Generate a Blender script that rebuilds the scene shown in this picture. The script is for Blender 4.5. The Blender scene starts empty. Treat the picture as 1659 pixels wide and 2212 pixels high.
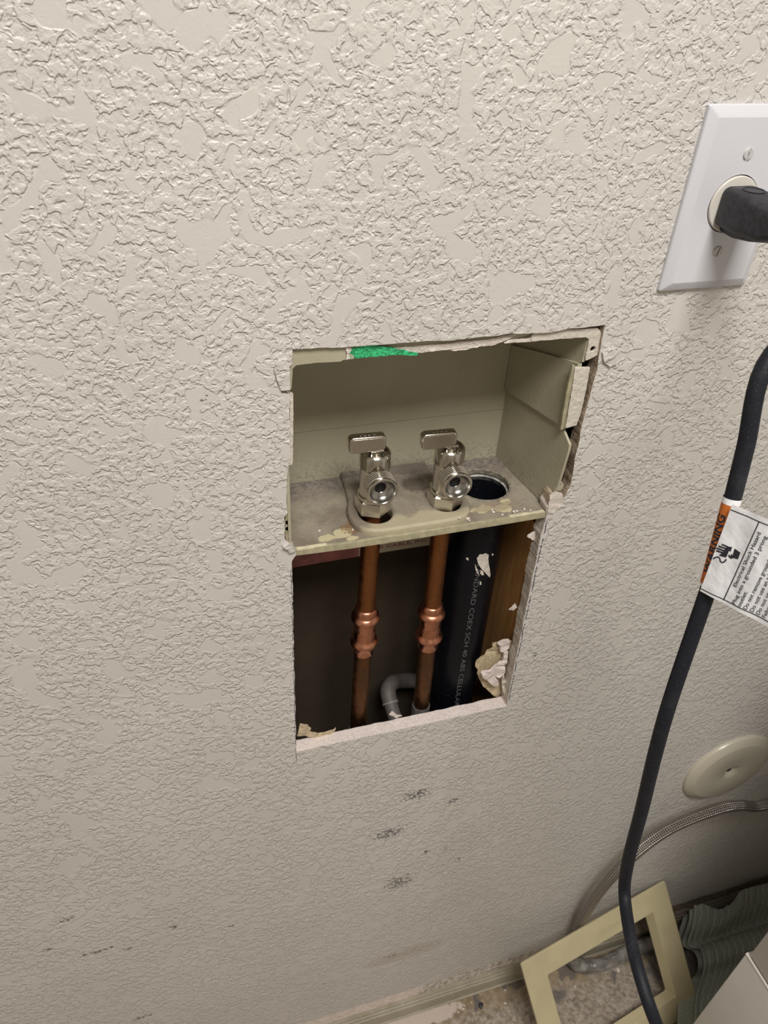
import bpy, bmesh, math, random
from mathutils import Vector, Matrix, noise

# ------------------------------------------------------------------ camera, light, exposure
ZF = -1135.0                      # floor height in wall millimetres (origin = lower left corner of the outlet plate)
CR = ((0.955365409671273, -0.29124330373632124, 0.04954060993158663),
      (-0.1402355644928516, -0.5946734131954963, -0.7916422917516408),
      (0.26002100002694384, 0.7493603069733356, -0.6089730781223555))
CC = (-335.44786047805894, -430.50932385649577, 191.77405164189517)
CF = 1669.255803348871


def W(x, y=None, z=None):         # wall millimetres -> metres, floor at z = 0
    if y is None:
        x, y, z = x
    return Vector((x / 1000.0, y / 1000.0, (z - ZF) / 1000.0))


sc = bpy.context.scene
COL = sc.collection
cam_d = bpy.data.cameras.new('camera')
cam_d.sensor_fit = 'HORIZONTAL'
cam_d.sensor_width = 7.3
cam_d.lens = CF / 1659.0 * 7.3
cam_d.clip_start = 0.01
cam_d.dof.use_dof = True
cam_d.dof.focus_distance = 0.54
cam_d.dof.aperture_fstop = 4.8
cam = bpy.data.objects.new('camera', cam_d)
COL.objects.link(cam)
rm = Matrix((CR[0], [-a for a in CR[1]], [-a for a in CR[2]])).transposed()
cam.matrix_world = Matrix.Translation(W(CC)) @ rm.to_4x4()
sc.camera = cam

world = bpy.data.worlds.new('world')
world.use_nodes = True
world.node_tree.nodes['Background'].inputs[0].default_value = (1, 0.95, 0.88, 1)
world.node_tree.nodes['Background'].inputs[1].default_value = 0.03
sc.world = world

LIGHT_XY = (-0.22, -0.93)
lamp_d = bpy.data.lights.new('ceiling_lamp', 'AREA')
lamp_d.shape = 'RECTANGLE'
lamp_d.size = 0.60
lamp_d.size_y = 0.58
lamp_d.energy = 33.0
lamp_d.color = (1.0, 0.960, 0.90)
lamp = bpy.data.objects.new('ceiling_lamp', lamp_d)
lamp.location = (LIGHT_XY[0], LIGHT_XY[1], 2.375)
COL.objects.link(lamp)

sc.view_settings.view_transform = 'Standard'
sc.view_settings.look = 'None'
sc.view_settings.gamma = 1.0
sc.view_settings.use_curve_mapping = False
sc.view_settings.exposure = 0.11
sc.cycles.use_denoising = True
sc.cycles.use_adaptive_sampling = True
sc.cycles.adaptive_threshold = 0.02
sc.cycles.max_bounces = 8
sc.cycles.caustics_refractive = False

rnd = random.Random(7)


# ------------------------------------------------------------------ helpers
def ray(px, py):
    a, b = (px - 829.5) / CF, (py - 1106.0) / CF
    return [CR[0][i] * a + CR[1][i] * b + CR[2][i] for i in range(3)]


def on_y(px, py, y=0.0):
    d = ray(px, py)
    t = (y - CC[1]) / d[1]
    return (CC[0] + t * d[0], y, CC[2] + t * d[2])


def on_z(px, py, z):
    d = ray(px, py)
    t = (z - CC[2]) / d[2]
    return (CC[0] + t * d[0], CC[1] + t * d[1], z)


def tag(o, label=None, cat=None, group=None, kind=None):
    if label: o['label'] = label
    if cat: o['category'] = cat
    if group: o['group'] = group
    if kind: o['kind'] = kind
    return o


def empty(name, loc, label, cat, group=None):
    o = bpy.data.objects.new(name, None)
    o.empty_display_size = 0.01
    o.location = W(loc)
    COL.objects.link(o)
    return tag(o, label, cat, group)


def finish(bm, name, mats, parent=None, smooth=True, angle=35):
    """bm is in wall millimetres; links it as one mesh object"""
    bmesh.ops.remove_doubles(bm, verts=bm.verts, dist=0.002)
    bmesh.ops.recalc_face_normals(bm, faces=bm.faces)
    base = parent.matrix_basis.translation if parent and parent.type == 'EMPTY' else (
        parent.parent.matrix_basis.translation if parent and parent.parent and parent.parent.type == 'EMPTY' else Vector((0, 0, 0)))
    for v in bm.verts:
        v.co = W(v.co.x, v.co.y, v.co.z) - base
    if smooth:
        ca = math.cos(math.radians(angle))
        fl = bm.faces.layers.int.get('flat')
        for f in bm.faces: f.smooth = not (fl and f[fl])
        for e in bm.edges:
            if len(e.link_faces) == 2 and e.link_faces[0].normal.dot(e.link_faces[1].normal) < ca:
                e.smooth = False
    me = bpy.data.meshes.new(name)
    bm.to_mesh(me)
    bm.free()
    if not isinstance(mats, (list, tuple)): mats = [mats]
    for m in mats: me.materials.append(m)
    o = bpy.data.objects.new(name, me)
    COL.objects.link(o)
    if parent: o.parent = parent
    return o


def prism(bm, outer, holes, mp, w0, w1, bevel=0.0, mi=0, hole_mi=None):
    """plate with holes: 2D loops (u, v) mapped by mp(u, v, w); w1 is the showing face, bevelled by `bevel`"""
    def area(l): return sum(l[i][0] * l[(i + 1) % len(l)][1] - l[(i + 1) % len(l)][0] * l[i][1] for i in range(len(l)))
    loops = [list(outer) if area(outer) > 0 else list(outer)[::-1]]
    for h in holes: loops.append(list(h) if area(h) < 0 else list(h)[::-1])
    def off(l, d):
        n = len(l); out = []
        for i in range(n):
            a, b, c2 = l[i - 1], l[i], l[(i + 1) % n]
            e1 = Vector((b[0] - a[0], b[1] - a[1])); e2 = Vector((c2[0] - b[0], c2[1] - b[1]))
            if e1.length < 1e-9 or e2.length < 1e-9: out.append(b); continue
            n1 = Vector((-e1.y, e1.x)).normalized(); n2 = Vector((-e2.y, e2.x)).normalized()
            m = n1 + n2
            if m.length < 0.2: m = n1.copy()
            m.normalize(); k = d / max(0.5, m.dot(n1))
            out.append((b[0] + m.x * k, b[1] + m.y * k))
        return out
    sg = 1 if w1 > w0 else -1
    levels = ([(0, w0)] + [(bevel * (1 - math.cos(t)), w1 - sg * bevel * (1 - math.sin(t))) for t in (0, .45, .95, 1.3, math.pi / 2)]) if bevel else [(0, w0), (0, w1)]
    caps = {0: [], 1: []}
    flat = bm.faces.layers.int.get('flat') or bm.faces.layers.int.new('flat')
    for li, l in enumerate(loops):
        rings = []
        for d, w in levels:
            rings.append([bm.verts.new(mp(u, v, w)) for u, v in off(l, d)])
        n = len(l)
        for a, b in zip(rings, rings[1:]):
            for i in range(n):
                f = bm.faces.new((a[i], a[(i + 1) % n], b[(i + 1) % n], b[i]))
                f.material_index = (hole_mi if (li and hole_mi is not None) else mi)
        for k, ring in ((0, rings[0]), (1, rings[-1])):
            for i in range(n):
                e = bm.edges.get((ring[i], ring[(i + 1) % n])) or bm.edges.new((ring[i], ring[(i + 1) % n]))
                caps[k].append(e)
    for k in (0, 1):
        r = bmesh.ops.triangle_fill(bm, use_beauty=True, use_dissolve=False, edges=caps[k])
        for g in r['geom']:
            if isinstance(g, bmesh.types.BMFace): g.material_index = mi; g[flat] = 1


XZ = lambda u, v, w: (u, w, v)           # faces the room (w towards -y is out)
XY = lambda u, v, w: (u, v, w)
YZ = lambda u, v, w: (w, u, v)


def circle(cx, cy, r, n=32, ph=0.0): return [(cx + r * math.cos(2 * math.pi * i / n + ph), cy + r * math.sin(2 * math.pi * i / n + ph)) for i in range(n)]


def round_rect(x0, y0, x1, y1, r, n=5):
    out = []
    for cx, cy, a in ((x1 - r, y1 - r, 0), (x0 + r, y1 - r, 90), (x0 + r, y0 + r, 180), (x1 - r, y0 + r, 270)):
        for i in range(n + 1):
            t = math.radians(a + 90 * i / n)
            out.append((cx + r * math.cos(t), cy + r * math.sin(t)))
    return out


def jag(pts, step=3.0, amp=0.4, r=rnd):
    """closed polyline resampled and roughened like a torn or sawn edge"""
    out = []
    for i, a in enumerate(pts):
        b = pts[(i + 1) % len(pts)]
        d = math.hypot(b[0] - a[0], b[1] - a[1]); n = max(1, int(d / step))
        for k in range(n):
            t = k / n
            out.append((a[0] + (b[0] - a[0]) * t + r.uniform(-amp, amp), a[1] + (b[1] - a[1]) * t + r.uniform(-amp, amp)))
    return out


def box(bm, a, b, bevel=0.0, mi=0):
    x0, y0, z0 = a; x1, y1, z1 = b
    r = bmesh.ops.create_cube(bm, size=1)
    for v in r['verts']:
        v.co = Vector((x0 + (v.co.x + .5) * (x1 - x0), y0 + (v.co.y + .5) * (y1 - y0), z0 + (v.co.z + .5) * (z1 - z0)))
    fs = {f for v in r['verts'] for f in v.link_faces}
    for f in fs: f.material_index = mi
    if bevel:
        es = {e for v in r['verts'] for e in v.link_edges}
        bmesh.ops.bevel(bm, geom=list(es), offset=bevel, segments=2, profile=.5, affect='EDGES')


def lathe(bm, prof, org, axis='z', n=32, mi=0, cap=True):
    """prof = [(radius, height)]; axis z up, or y: height runs towards the room (-y)"""
    rings = []
    for r, h in prof:
        ring = []
        for i in range(n):
            t = 2 * math.pi * i / n
            a, b = r * math.cos(t), r * math.sin(t)
            p = (org[0] + a, org[1] + b, org[2] + h) if axis == 'z' else (org[0] + a, org[1] - h, org[2] + b)
            ring.append(bm.verts.new(p))
        rings.append(ring)
    for a, b in zip(rings, rings[1:]):
        for i in range(n):
            f = bm.faces.new((a[i], a[(i + 1) % n], b[(i + 1) % n], b[i])); f.material_index = mi
    if cap:
        for ring in (rings[0], rings[-1]):
            try: bm.faces.new(ring).material_index = mi
            except ValueError: pass


def catmull(pts, step=4.0):
    P = [Vector(p) for p in pts]
    P = [P[0] * 2 - P[1]] + P + [P[-1] * 2 - P[-2]]
    out = []
    for i in range(1, len(P) - 2):
        n = max(2, int((P[i + 1] - P[i]).length / step))
        for k in range(n):
            t = k / n
            a, b, c2, d = P[i - 1], P[i], P[i + 1], P[i + 2]
            out.append(0.5 * ((2 * b) + (c2 - a) * t + (2 * a - 5 * b + 4 * c2 - d) * t * t + (3 * b - a - 3 * c2 + d) * t ** 3))
    out.append(P[-2].copy())
    return out


def tube(bm, pts, r, n=14, uv=False, cap=True, rf=None):
    """pts already dense; r radius or function of (index fraction)"""
    rings = []; L = 0.0; lens = []
    t0 = (pts[1] - pts[0]).normalized()
    nrm = t0.orthogonal().normalized()
    uvl = bm.loops.layers.uv.verify() if uv else None
    for i, p in enumerate(pts):
        t = (pts[min(i + 1, len(pts) - 1)] - pts[max(i - 1, 0)]).normalized()
        nrm = (nrm - t * nrm.dot(t)).normalized()
        bn = t.cross(nrm)
        if i: L += (p - pts[i - 1]).length
        lens.append(L)
        ring = []
        for k in range(n):
            a = 2 * math.pi * k / n
            rr = r if rf is None else rf(i / (len(pts) - 1), a, r)
            ring.append(bm.verts.new(p + nrm * (rr * math.cos(a)) + bn * (rr * math.sin(a))))
        rings.append(ring)
    for i in range(len(rings) - 1):
        for k in range(n):
            k2 = (k + 1) % n
            f = bm.faces.new((rings[i][k], rings[i][k2], rings[i + 1][k2], rings[i + 1][k]))
            if uv:
                for lp, (ii, kk) in zip(f.loops, ((i, k), (i, k + 1), (i + 1, k + 1), (i + 1, k))):
                    lp[uvl].uv = (kk / n, lens[ii] / 1000.0)
    if cap:
        bm.faces.new(rings[0]); bm.faces.new(rings[-1])


def loft(bm, secs, mi=0):
    rings = [[bm.verts.new(p) for p in s] for s in secs]
    n = len(rings[0])
    for a, b in zip(rings, rings[1:]):
        for i in range(n):
            bm.faces.new((a[i], a[(i + 1) % n], b[(i + 1) % n], b[i])).material_index = mi
    bm.faces.new(rings[0]); bm.faces.new(rings[-1])


def text_shape(bm, body, width, height, mp, bold=0.0, spacing=1.0, mi=0, maxe=None):
    """flat lettering: glyph outline scaled to width x cap height and laid down by mp(u, v)"""
    cu = bpy.data.curves.new('lettering', 'FONT')
    cu.body = body; cu.offset = bold; cu.resolution_u = 3; cu.space_character = spacing
    ob = bpy.data.objects.new('lettering', cu)
    me = ob.to_mesh()
    xs = [v.co.x for v in me.vertices]
    x0, x1 = min(xs), max(xs)
    sy = height / 0.70
    tb = bmesh.new(); tb.from_mesh(me)
    for v in tb.verts: v.co = Vector(((v.co.x - x0) / (x1 - x0) * width, v.co.y * sy, 0))
    if maxe:
        bmesh.ops.triangulate(tb, faces=tb.faces[:])
        for _ in range(5):
            es = [e for e in tb.edges if e.calc_length() > maxe]
            if not es: break
            bmesh.ops.subdivide_edges(tb, edges=es, cuts=1)
            bmesh.ops.triangulate(tb, faces=[f for f in tb.faces if len(f.verts) > 3])
    tb.verts.index_update()
    vs = [bm.verts.new(mp(v.co.x, v.co.y)) for v in tb.verts]
    for p in tb.faces:
        try: bm.faces.new([vs[v.index] for v in p.verts]).material_index = mi
        except ValueError: pass
    tb.free()
    ob.to_mesh_clear()
    bpy.data.objects.remove(ob); bpy.data.curves.remove(cu)


# ------------------------------------------------------------------ materials
class NT:
    def __init__(s, name):
        s.m = bpy.data.materials.new(name); s.m.use_nodes = True
        s.t = s.m.node_tree; s.b = s.t.nodes['Principled BSDF']
        s.tc = s.t.nodes.new('ShaderNodeTexCoord')
        s.pos = s.tc.outputs['Object']
    def node(s, typ, ins=None, **kw):
        n = s.t.nodes.new(typ)
        for k, v in kw.items(): setattr(n, k, v)
        for k, v in (ins or {}).items():
            if hasattr(v, 'is_linked'): s.t.links.new(v, n.inputs[k])
            else: n.inputs[k].default_value = v
        return n
    def link(s, a, b): s.t.links.new(a, b)
    def noise(s, scale, detail=2.0, rough=.5, dist=0.0, vec=None, out='Fac'):
        return s.node('ShaderNodeTexNoise', {'Scale': scale, 'Detail': detail, 'Roughness': rough, 'Distortion': dist, 'Vector': vec or s.pos}).outputs[out]
    def math(s, op, a, b=None, clamp=False):
        ins = {0: a}
        if b is not None: ins[1] = b
        return s.node('ShaderNodeMath', ins, operation=op, use_clamp=clamp).outputs[0]
    def ramp(s, v, a, b, c=0.0, d=1.0, smooth=True):
        n = s.node('ShaderNodeMapRange', {0: v, 1: a, 2: b, 3: c, 4: d})
        n.interpolation_type = 'SMOOTHSTEP' if smooth else 'LINEAR'
        return n.outputs[0]
    def mix(s, f, a, b):
        n = s.node('ShaderNodeMix', data_type='RGBA')
        for sock, v in ((n.inputs[0], f), (n.inputs[6], a), (n.inputs[7], b)):
            if hasattr(v, 'is_linked'): s.link(v, sock)
            else: sock.default_value = v if not isinstance(v, tuple) or len(v) == 4 else (*v, 1)
        return n.outputs[2]
    def bump(s, h, dist, strength=1.0, prev=None):
        ins = {'Height': h, 'Distance': dist, 'Strength': strength}
        if prev is not None: ins['Normal'] = prev
        return s.node('ShaderNodeBump', ins).outputs[0]
    def set(s, col=None, rough=None, metal=None, normal=None, spec=None):
        for k, v in (('Base Color', col), ('Roughness', rough), ('Metallic', metal), ('Normal', normal), ('Specular IOR Level', spec)):
            if v is None: continue
            if hasattr(v, 'is_linked'): s.link(v, s.b.inputs[k])
            else: s.b.inputs[k].default_value = (*v, 1) if isinstance(v, tuple) and len(v) == 3 else v
        return s.m


def plain(name, col, rough=.5, metal=0.0, var=0.0, vs=200.0, bump=0.0, bs=300.0, spec=None):
    n = NT(name)
    c = col
    if var:
        c = n.mix(n.ramp(n.noise(vs, 4), .3, .7), tuple(x * (1 - var) for x in col), tuple(min(1, x * (1 + var)) for x in col))
    nm = n.bump(n.noise(bs, 3), bump) if bump else None
    return n.set(c, rough, metal, nm, spec)


def make_wall_mat():
    n = NT('wall_paint')
    dn = n.noise(60, 2, .5, out='Color')
    w2 = n.node('ShaderNodeVectorMath', {0: dn, 1: (.006, .006, .006)}, operation='MULTIPLY').outputs[0]
    wp = n.node('ShaderNodeVectorMath', {0: n.pos, 1: w2}, operation='ADD').outputs[0]
    blob = n.ramp(n.noise(195, 2.0, .55, .35, wp), .40, .55)
    isle = n.ramp(n.noise(50, 1.0, .5, .4, wp), .575, .615)      # flattened islands of the knocked-down texture
    peb = n.math('SUBTRACT', 1.0, n.node('ShaderNodeTexVoronoi', {'Scale': 250.0, 'Vector': wp}).outputs['Distance'])
    small = n.noise(470, 2.0, .6, .0, wp)
    inv = n.math('SUBTRACT', 1.0, isle)
    h = n.math('MULTIPLY', n.math('MAXIMUM', blob, n.math('MULTIPLY', isle, .95)), .55)
    h = n.math('ADD', h, n.math('MULTIPLY', peb, n.math('MULTIPLY', inv, .30)))
    h = n.math('ADD', h, n.math('MULTIPLY', small, n.math('ADD', n.math('MULTIPLY', inv, .40), .04)))
    nm = n.bump(h, .00106, 1.0)
    sep = n.node('ShaderNodeSeparateXYZ', {0: n.pos})
    X, Z = sep.outputs[0], sep.outputs[2]
    base = n.mix(n.ramp(n.noise(9, 3), .3, .7), (.595, .574, .549), (.625, .604, .576))
    # scuffs: (x, z, half width, half height) in wall mm
    scuffs = [(-129, -551, 24, 12), (-157, -615, 26, 15), (-83, -582, 7, 8), (-138, -735, 26, 22), (-107, -679, 8, 6), (-83, -685, 6, 5), (-61, -719, 7, 6),
              (-399, -693, 9, 5), (-497, -620, 12, 6), (-524, -669, 8, 4), (-480, -702, 24, 6), (-449, -714, 8, 5), (-460, -897, 16, 6),
              (-24.8, -359.5, 3.5, 5), (-230, -962, 5, 4), (-135, -938, 14, 6), (-338, -727, 6, 4), (-308, -48, 4, 4)]
    mask = None
    for x, z, a, b in scuffs:
        dx = n.math('MULTIPLY', n.math('SUBTRACT', X, x / 1000), 1000.0 / a)
        dz = n.math('MULTIPLY', n.math('SUBTRACT', Z, (z - ZF) / 1000), 1000.0 / b)
        d = n.math('ADD', n.math('MULTIPLY', dx, dx), n.math('MULTIPLY', dz, dz))
        m = n.math('SUBTRACT', 1.0, d, clamp=True)
        mask = m if mask is None else n.math('MAXIMUM', mask, m)
    st = n.node('ShaderNodeVectorMath', {0: n.pos, 1: (1, 1, 1.6)}, operation='MULTIPLY').outputs[0]
    sp = n.noise(210, 2.5, .6, .2, st)
    hit = n.ramp(n.math('ADD', n.math('MULTIPLY', mask, .20), sp), .655, .70)
    hit = n.math('MULTIPLY', hit, n.math('GREATER_THAN', mask, 0.001))
    col = n.mix(n.math('MULTIPLY', hit, .8), base, (.055, .05, .055))
    # brown rub above the baseboard
    dx = n.math('MULTIPLY', n.math('SUBTRACT', X, -.112), 1000.0 / 75)
    dz = n.math('MULTIPLY', n.math('SUBTRACT', Z, (-944 - ZF) / 1000), 1000.0 / 22)
    rub = n.math('SUBTRACT', 1.0, n.math('ADD', n.math('MULTIPLY', dx, dx), n.math('MULTIPLY', dz, dz)), clamp=True)
    col = n.mix(n.math('MULTIPLY', rub, .35), col, (.33, .26, .18))
    # bare gypsum strip where an older, taller baseboard was torn away
    edge = n.math('ADD', Z, n.math('MULTIPLY', n.math('SUBTRACT', n.noise(45, 4, .65), .5), .010))
    strip = n.ramp(edge, .0575, .0585, 1.0, 0.0)
    mott = n.ramp(n.noise(110, 4, .65), .42, .58)
    left = n.mix(mott, (.80, .66, .60), (.90, .81, .77))
    right = n.mix(mott, (.20, .12, .075), (.33, .29, .23))
    mid_c = n.mix(mott, (.82, .76, .71), (.40, .35, .29))
    bare = n.mix(n.ramp(X, -.085, -.08), left, mid_c)
    bare = n.mix(n.ramp(X, .10, .18), bare, right)
    col = n.mix(n.math('MULTIPLY', strip, .92), col, bare)
    return n.set(col, .36, 0.0, nm, .5)


M = {}
M['wall'] = make_wall_mat()
M['gypsum'] = plain('gypsum', (.70, .62, .595), .9, var=.10, vs=420, bump=.0006, bs=700)
M['old_paper'] = plain('old_paper', (.42, .335, .25), .85, var=.3, vs=260, bump=.0005, bs=500)
M['grey_paper'] = plain('grey_paper', (.56, .51, .44), .85, var=.2, vs=300, bump=.0005, bs=500)
M['brown_paper'] = plain('brown_paper', (.52, .425, .285), .9, var=.2, vs=500, bump=.0004, bs=900)
M['white_paint'] = plain('white_paint', (.60, .56, .495), .5, var=.05, bump=.0012, bs=230)
M['plaster'] = plain('plaster', (.68, .62, .57), .9, var=.12, vs=500, bump=.0008, bs=900)
M['green'] = plain('green_print', (.035, .42, .17), .6, var=.5, vs=700, bump=.0005, bs=800)
M['ink'] = plain('navy_ink', (.02, .02, .06), .8)
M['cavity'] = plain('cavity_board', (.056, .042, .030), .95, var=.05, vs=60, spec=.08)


def make_box_mat():
    n = NT('aged_cream_plastic')
    c = n.mix(n.ramp(n.noise(25, 3), .3, .7), (.40, .375, .275), (.43, .405, .30))
    d = n.ramp(n.noise(150, 5, .7), .62, .76)
    c = n.mix(n.math('MULTIPLY', d, .35), c, (.14, .12, .08))
    sep = n.node('ShaderNodeSeparateXYZ', {0: n.pos})
    low = n.ramp(sep.outputs[2], .034, -.002)                # splash grime just above the shelf
    g = n.ramp(n.noise(420, 4, .75), .46, .66)
    c = n.mix(n.math('MULTIPLY', n.math('MULTIPLY', low, g), .6), c, (.15, .135, .115))
    return n.set(c, .45, 0, n.bump(n.noise(260, 3), .0002))


def make_shelf_mat(name, boss):
    """stained plastic, coordinates local to the box: x across, y into the wall"""
    n = NT(name)
    sep = n.node('ShaderNodeSeparateXYZ', {0: n.pos})
    X, Y = sep.outputs[0], sep.outputs[1]                    # metres from the box base point (-150, 45, -184)
    c = n.mix(n.ramp(n.noise(28, 4, .6, .5), .36, .64), (.215, .18, .14), (.31, .275, .215))
    c = n.mix(n.math('MULTIPLY', n.ramp(n.noise(75, 4, .65), .5, .7), .6), c, (.20, .165, .145))
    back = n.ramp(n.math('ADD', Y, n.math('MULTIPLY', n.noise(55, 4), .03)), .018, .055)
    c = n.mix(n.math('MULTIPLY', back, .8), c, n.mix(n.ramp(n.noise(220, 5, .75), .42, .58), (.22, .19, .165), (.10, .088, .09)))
    c = n.mix(n.math('MULTIPLY', n.ramp(n.noise(600, 3, .7), .58, .72), .5), c, (.10, .085, .075))
    def spot(x, y, rx, ry, amp, col, c, sc=90, k=1.0):
        dx = n.math('MULTIPLY', n.math('SUBTRACT', X, (x + 150) / 1000), 1000.0 / rx)
        dy = n.math('MULTIPLY', n.math('SUBTRACT', Y, (y - 45) / 1000), 1000.0 / ry)
        d = n.math('SUBTRACT', 1.0, n.math('ADD', n.math('MULTIPLY', dx, dx), n.math('MULTIPLY', dy, dy)))
        m = n.ramp(n.math('ADD', d, n.math('MULTIPLY', n.math('SUBTRACT', n.noise(sc, 3, .6), .5), amp)), .0, .2 if amp > 2 else .7)
        return n.mix(n.math('MULTIPLY', m, k), c, col)
    if boss:
        c = spot(-155, 7, 62, 14, 2.0, (.45, .40, .275), c, 60, .8)
        c = spot(-142, 54, 13, 13, 1.6, (.07, .055, .04), c, 260, .75)
        c = spot(-150, 80, 30, 10, 2.4, (.16, .13, .11), c, 120, .7)
        c = spot(-168, 42, 8, 16, 2.0, (.34, .31, .25), c, 80, .6)
    else:
        for x, y, rx, ry in ((-226, 11, 8, 4), (-214, 14, 8, 6), (-96, 17, 9, 5), (-78, 14, 8, 5), (-72, 22, 5, 4), (-208, 6, 5, 3)):
            c = spot(x, y, rx, ry, 3.2, (.53, .475, .305), c, 130)
        c = spot(-205, 18, 10, 7, 3.0, (.22, .12, .05), c, 190, .7)
        c = spot(-85, 18, 22, 7, 2.0, (.30, .225, .165), c, 120, .6)
    return n.set(c, .6, 0, n.bump(n.noise(380, 4, .65), .0005))


M['box'] = make_box_mat()
M['shelf'] = make_shelf_mat('stained_shelf_plastic', False)
M['boss'] = make_shelf_mat('stained_boss_plastic', True)
M['worn_edge'] = plain('worn_cream_edge', (.60, .55, .39), .5, var=.12, vs=160)
M['lip'] = plain('cream_edge', (.36, .33, .22), .5, var=.15, vs=160)
M['rim'] = plain('rim_grime', (.22, .195, .155), .6, var=.4, vs=300)
M['glue'] = plain('glue_grey', (.34, .33, .31), .6, var=.5, vs=260)


def make_copper(name, a, b, dark, rough):
    n = NT(name)
    st = n.node('ShaderNodeVectorMath', {0: n.pos, 1: (1, 1, .22)}, operation='MULTIPLY').outputs[0]
    c = n.mix(n.ramp(n.noise(150, 4, .6, .3, st), .32, .68), a, b)
    c = n.mix(n.math('MULTIPLY', n.ramp(n.noise(240, 4, .7), .58, .72), .7), c, dark)
    r = n.ramp(n.noise(120, 3), .3, .7, rough, rough + .18)
    return n.set(c, r, 1.0, n.bump(n.noise(260, 2), .00006))


M['copper'] = make_copper('aged_copper', (.32, .130, .048), (.26, .112, .046), (.10, .055, .03), .32)
M['tarnished'] = make_copper('tarnished_copper', (.20, .09, .042), (.145, .08, .044), (.055, .065, .037), .40)
M['coupling'] = make_copper('new_copper', (.66, .31, .20), (.58, .25, .15), (.34, .13, .07), .20)
M['nickel'] = plain('brushed_nickel', (.62, .59, .535), .16, 1.0, bump=.00003, bs=900)
M['steel'] = plain('polished_bore', (.42, .41, .39), .22, 1.0)
M['black'] = plain('black', (.006, .006, .007), .6)


def make_abs():
    n = NT('black_abs')
    c = (.0035, .004, .0065)
    d = n.ramp(n.noise(900, 2, .5), .735, .76)
    d = n.math('MULTIPLY', d, n.ramp(n.noise(26, 2), .48, .62))
    c = n.mix(d, c, (.55, .53, .50))
    h = n.ramp(n.noise(38, 4, .6), .52, .8)
    c = n.mix(n.math('MULTIPLY', h, .008), c, (.30, .30, .36))
    return n.set(c, .38, spec=.2)


M['abs'] = make_abs()
M['faint_white'] = plain('faint_print', (.15, .155, .165), .7)


def make_wood():
    n = NT('stud_wood')
    st = n.node('ShaderNodeVectorMath', {0: n.pos, 1: (30, 30, 1.1)}, operation='MULTIPLY').outputs[0]
    c = n.mix(n.ramp(n.noise(7, 4, .6, .8, st), .3, .7), (.50, .255, .085), (.31, .15, .05))
    return n.set(c, .7, 0, n.bump(n.noise(9, 4, .6, .4, st), .0004))


M['wood'] = make_wood()
M['conduit'] = plain('grey_conduit', (.10, .086, .08), .6, var=.12, vs=120)
M['conduit_light'] = plain('conduit_collar', (.19, .165, .145), .6)
M['cable_cream'] = plain('cable_cream', (.46, .41, .31), .55)
M['cable_red'] = plain('cable_red', (.38, .13, .125), .6, var=.2, vs=90)
M['print_red'] = plain('red_print', (.25, .055, .045), .7)
M['sleeve'] = plain('sleeve_plastic', (.11, .105, .105), .5, var=.3, vs=150)
M['plate'] = plain('plate_white', (.635, .64, .695), .32, bump=.00008, bs=600)
M['receptacle'] = plain('receptacle_white', (.66, .635, .59), .35)
M['screw'] = plain('painted_screw', (.55, .54, .54), .3)
M['rubber'] = plain('black_rubber', (.017, .018, .024), .48, var=.4, vs=300, bump=.0001, bs=900)


def make_cord():
    n = NT('cord_rubber')
    c = n.mix(n.ramp(n.noise(1300, 2), .62, .75), (.008, .0095, .015), (.06, .06, .065))
    c = n.mix(n.math('MULTIPLY', n.ramp(n.noise(40, 4, .7), .5, .75), .35), c, (.05, .05, .055))
    return n.set(c, .58, 0, n.bump(n.noise(900, 2), .00008), .28)


M['cord'] = make_cord()
M['orange'] = plain('warning_orange', (.52, .135, .02), .45)
M['label'] = plain('label_film', (.80, .81, .85), .38, bump=.0018, bs=55)
M['label_ink'] = plain('label_ink', (.018, .018, .028), .5)
M['knob'] = plain('cover_cream', (.50, .47, .385), .28)
M['frame'] = plain('frame_cream', (.54, .475, .30), .5, var=.05, vs=30)
M['frame_mark'] = plain('frame_ink', (.40, .36, .225), .6)


def make_braid():
    n = NT('steel_braid')
    uv = n.tc.outputs['UV']
    sep = n.node('ShaderNodeSeparateXYZ', {0: uv})
    u, v = sep.outputs[0], sep.outputs[1]
    a = n.math('SINE', n.math('ADD', n.math('MULTIPLY', u, 2 * math.pi * 7), n.math('MULTIPLY', v, 2 * math.pi * 170)))
    b = n.math('SINE', n.math('SUBTRACT', n.math('MULTIPLY', u, 2 * math.pi * 7), n.math('MULTIPLY', v, 2 * math.pi * 170)))
    h = n.math('MULTIPLY', a, b)
    c = n.mix(n.ramp(h, -.9, .4), (.09, .083, .078), (.50, .465, .44))
    return n.set(c, .26, .9, n.bump(h, .0009))


M['braid'] = make_braid()


def make_film():
    n = NT('wrap_film')
    c = n.mix(n.ramp(n.noise(60, 3), .35, .65), (.15, .14, .13), (.30, .285, .265))
    return n.set(c, .3, .0, n.bump(n.noise(70, 3, .6), .003))


M['film'] = make_film()


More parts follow.
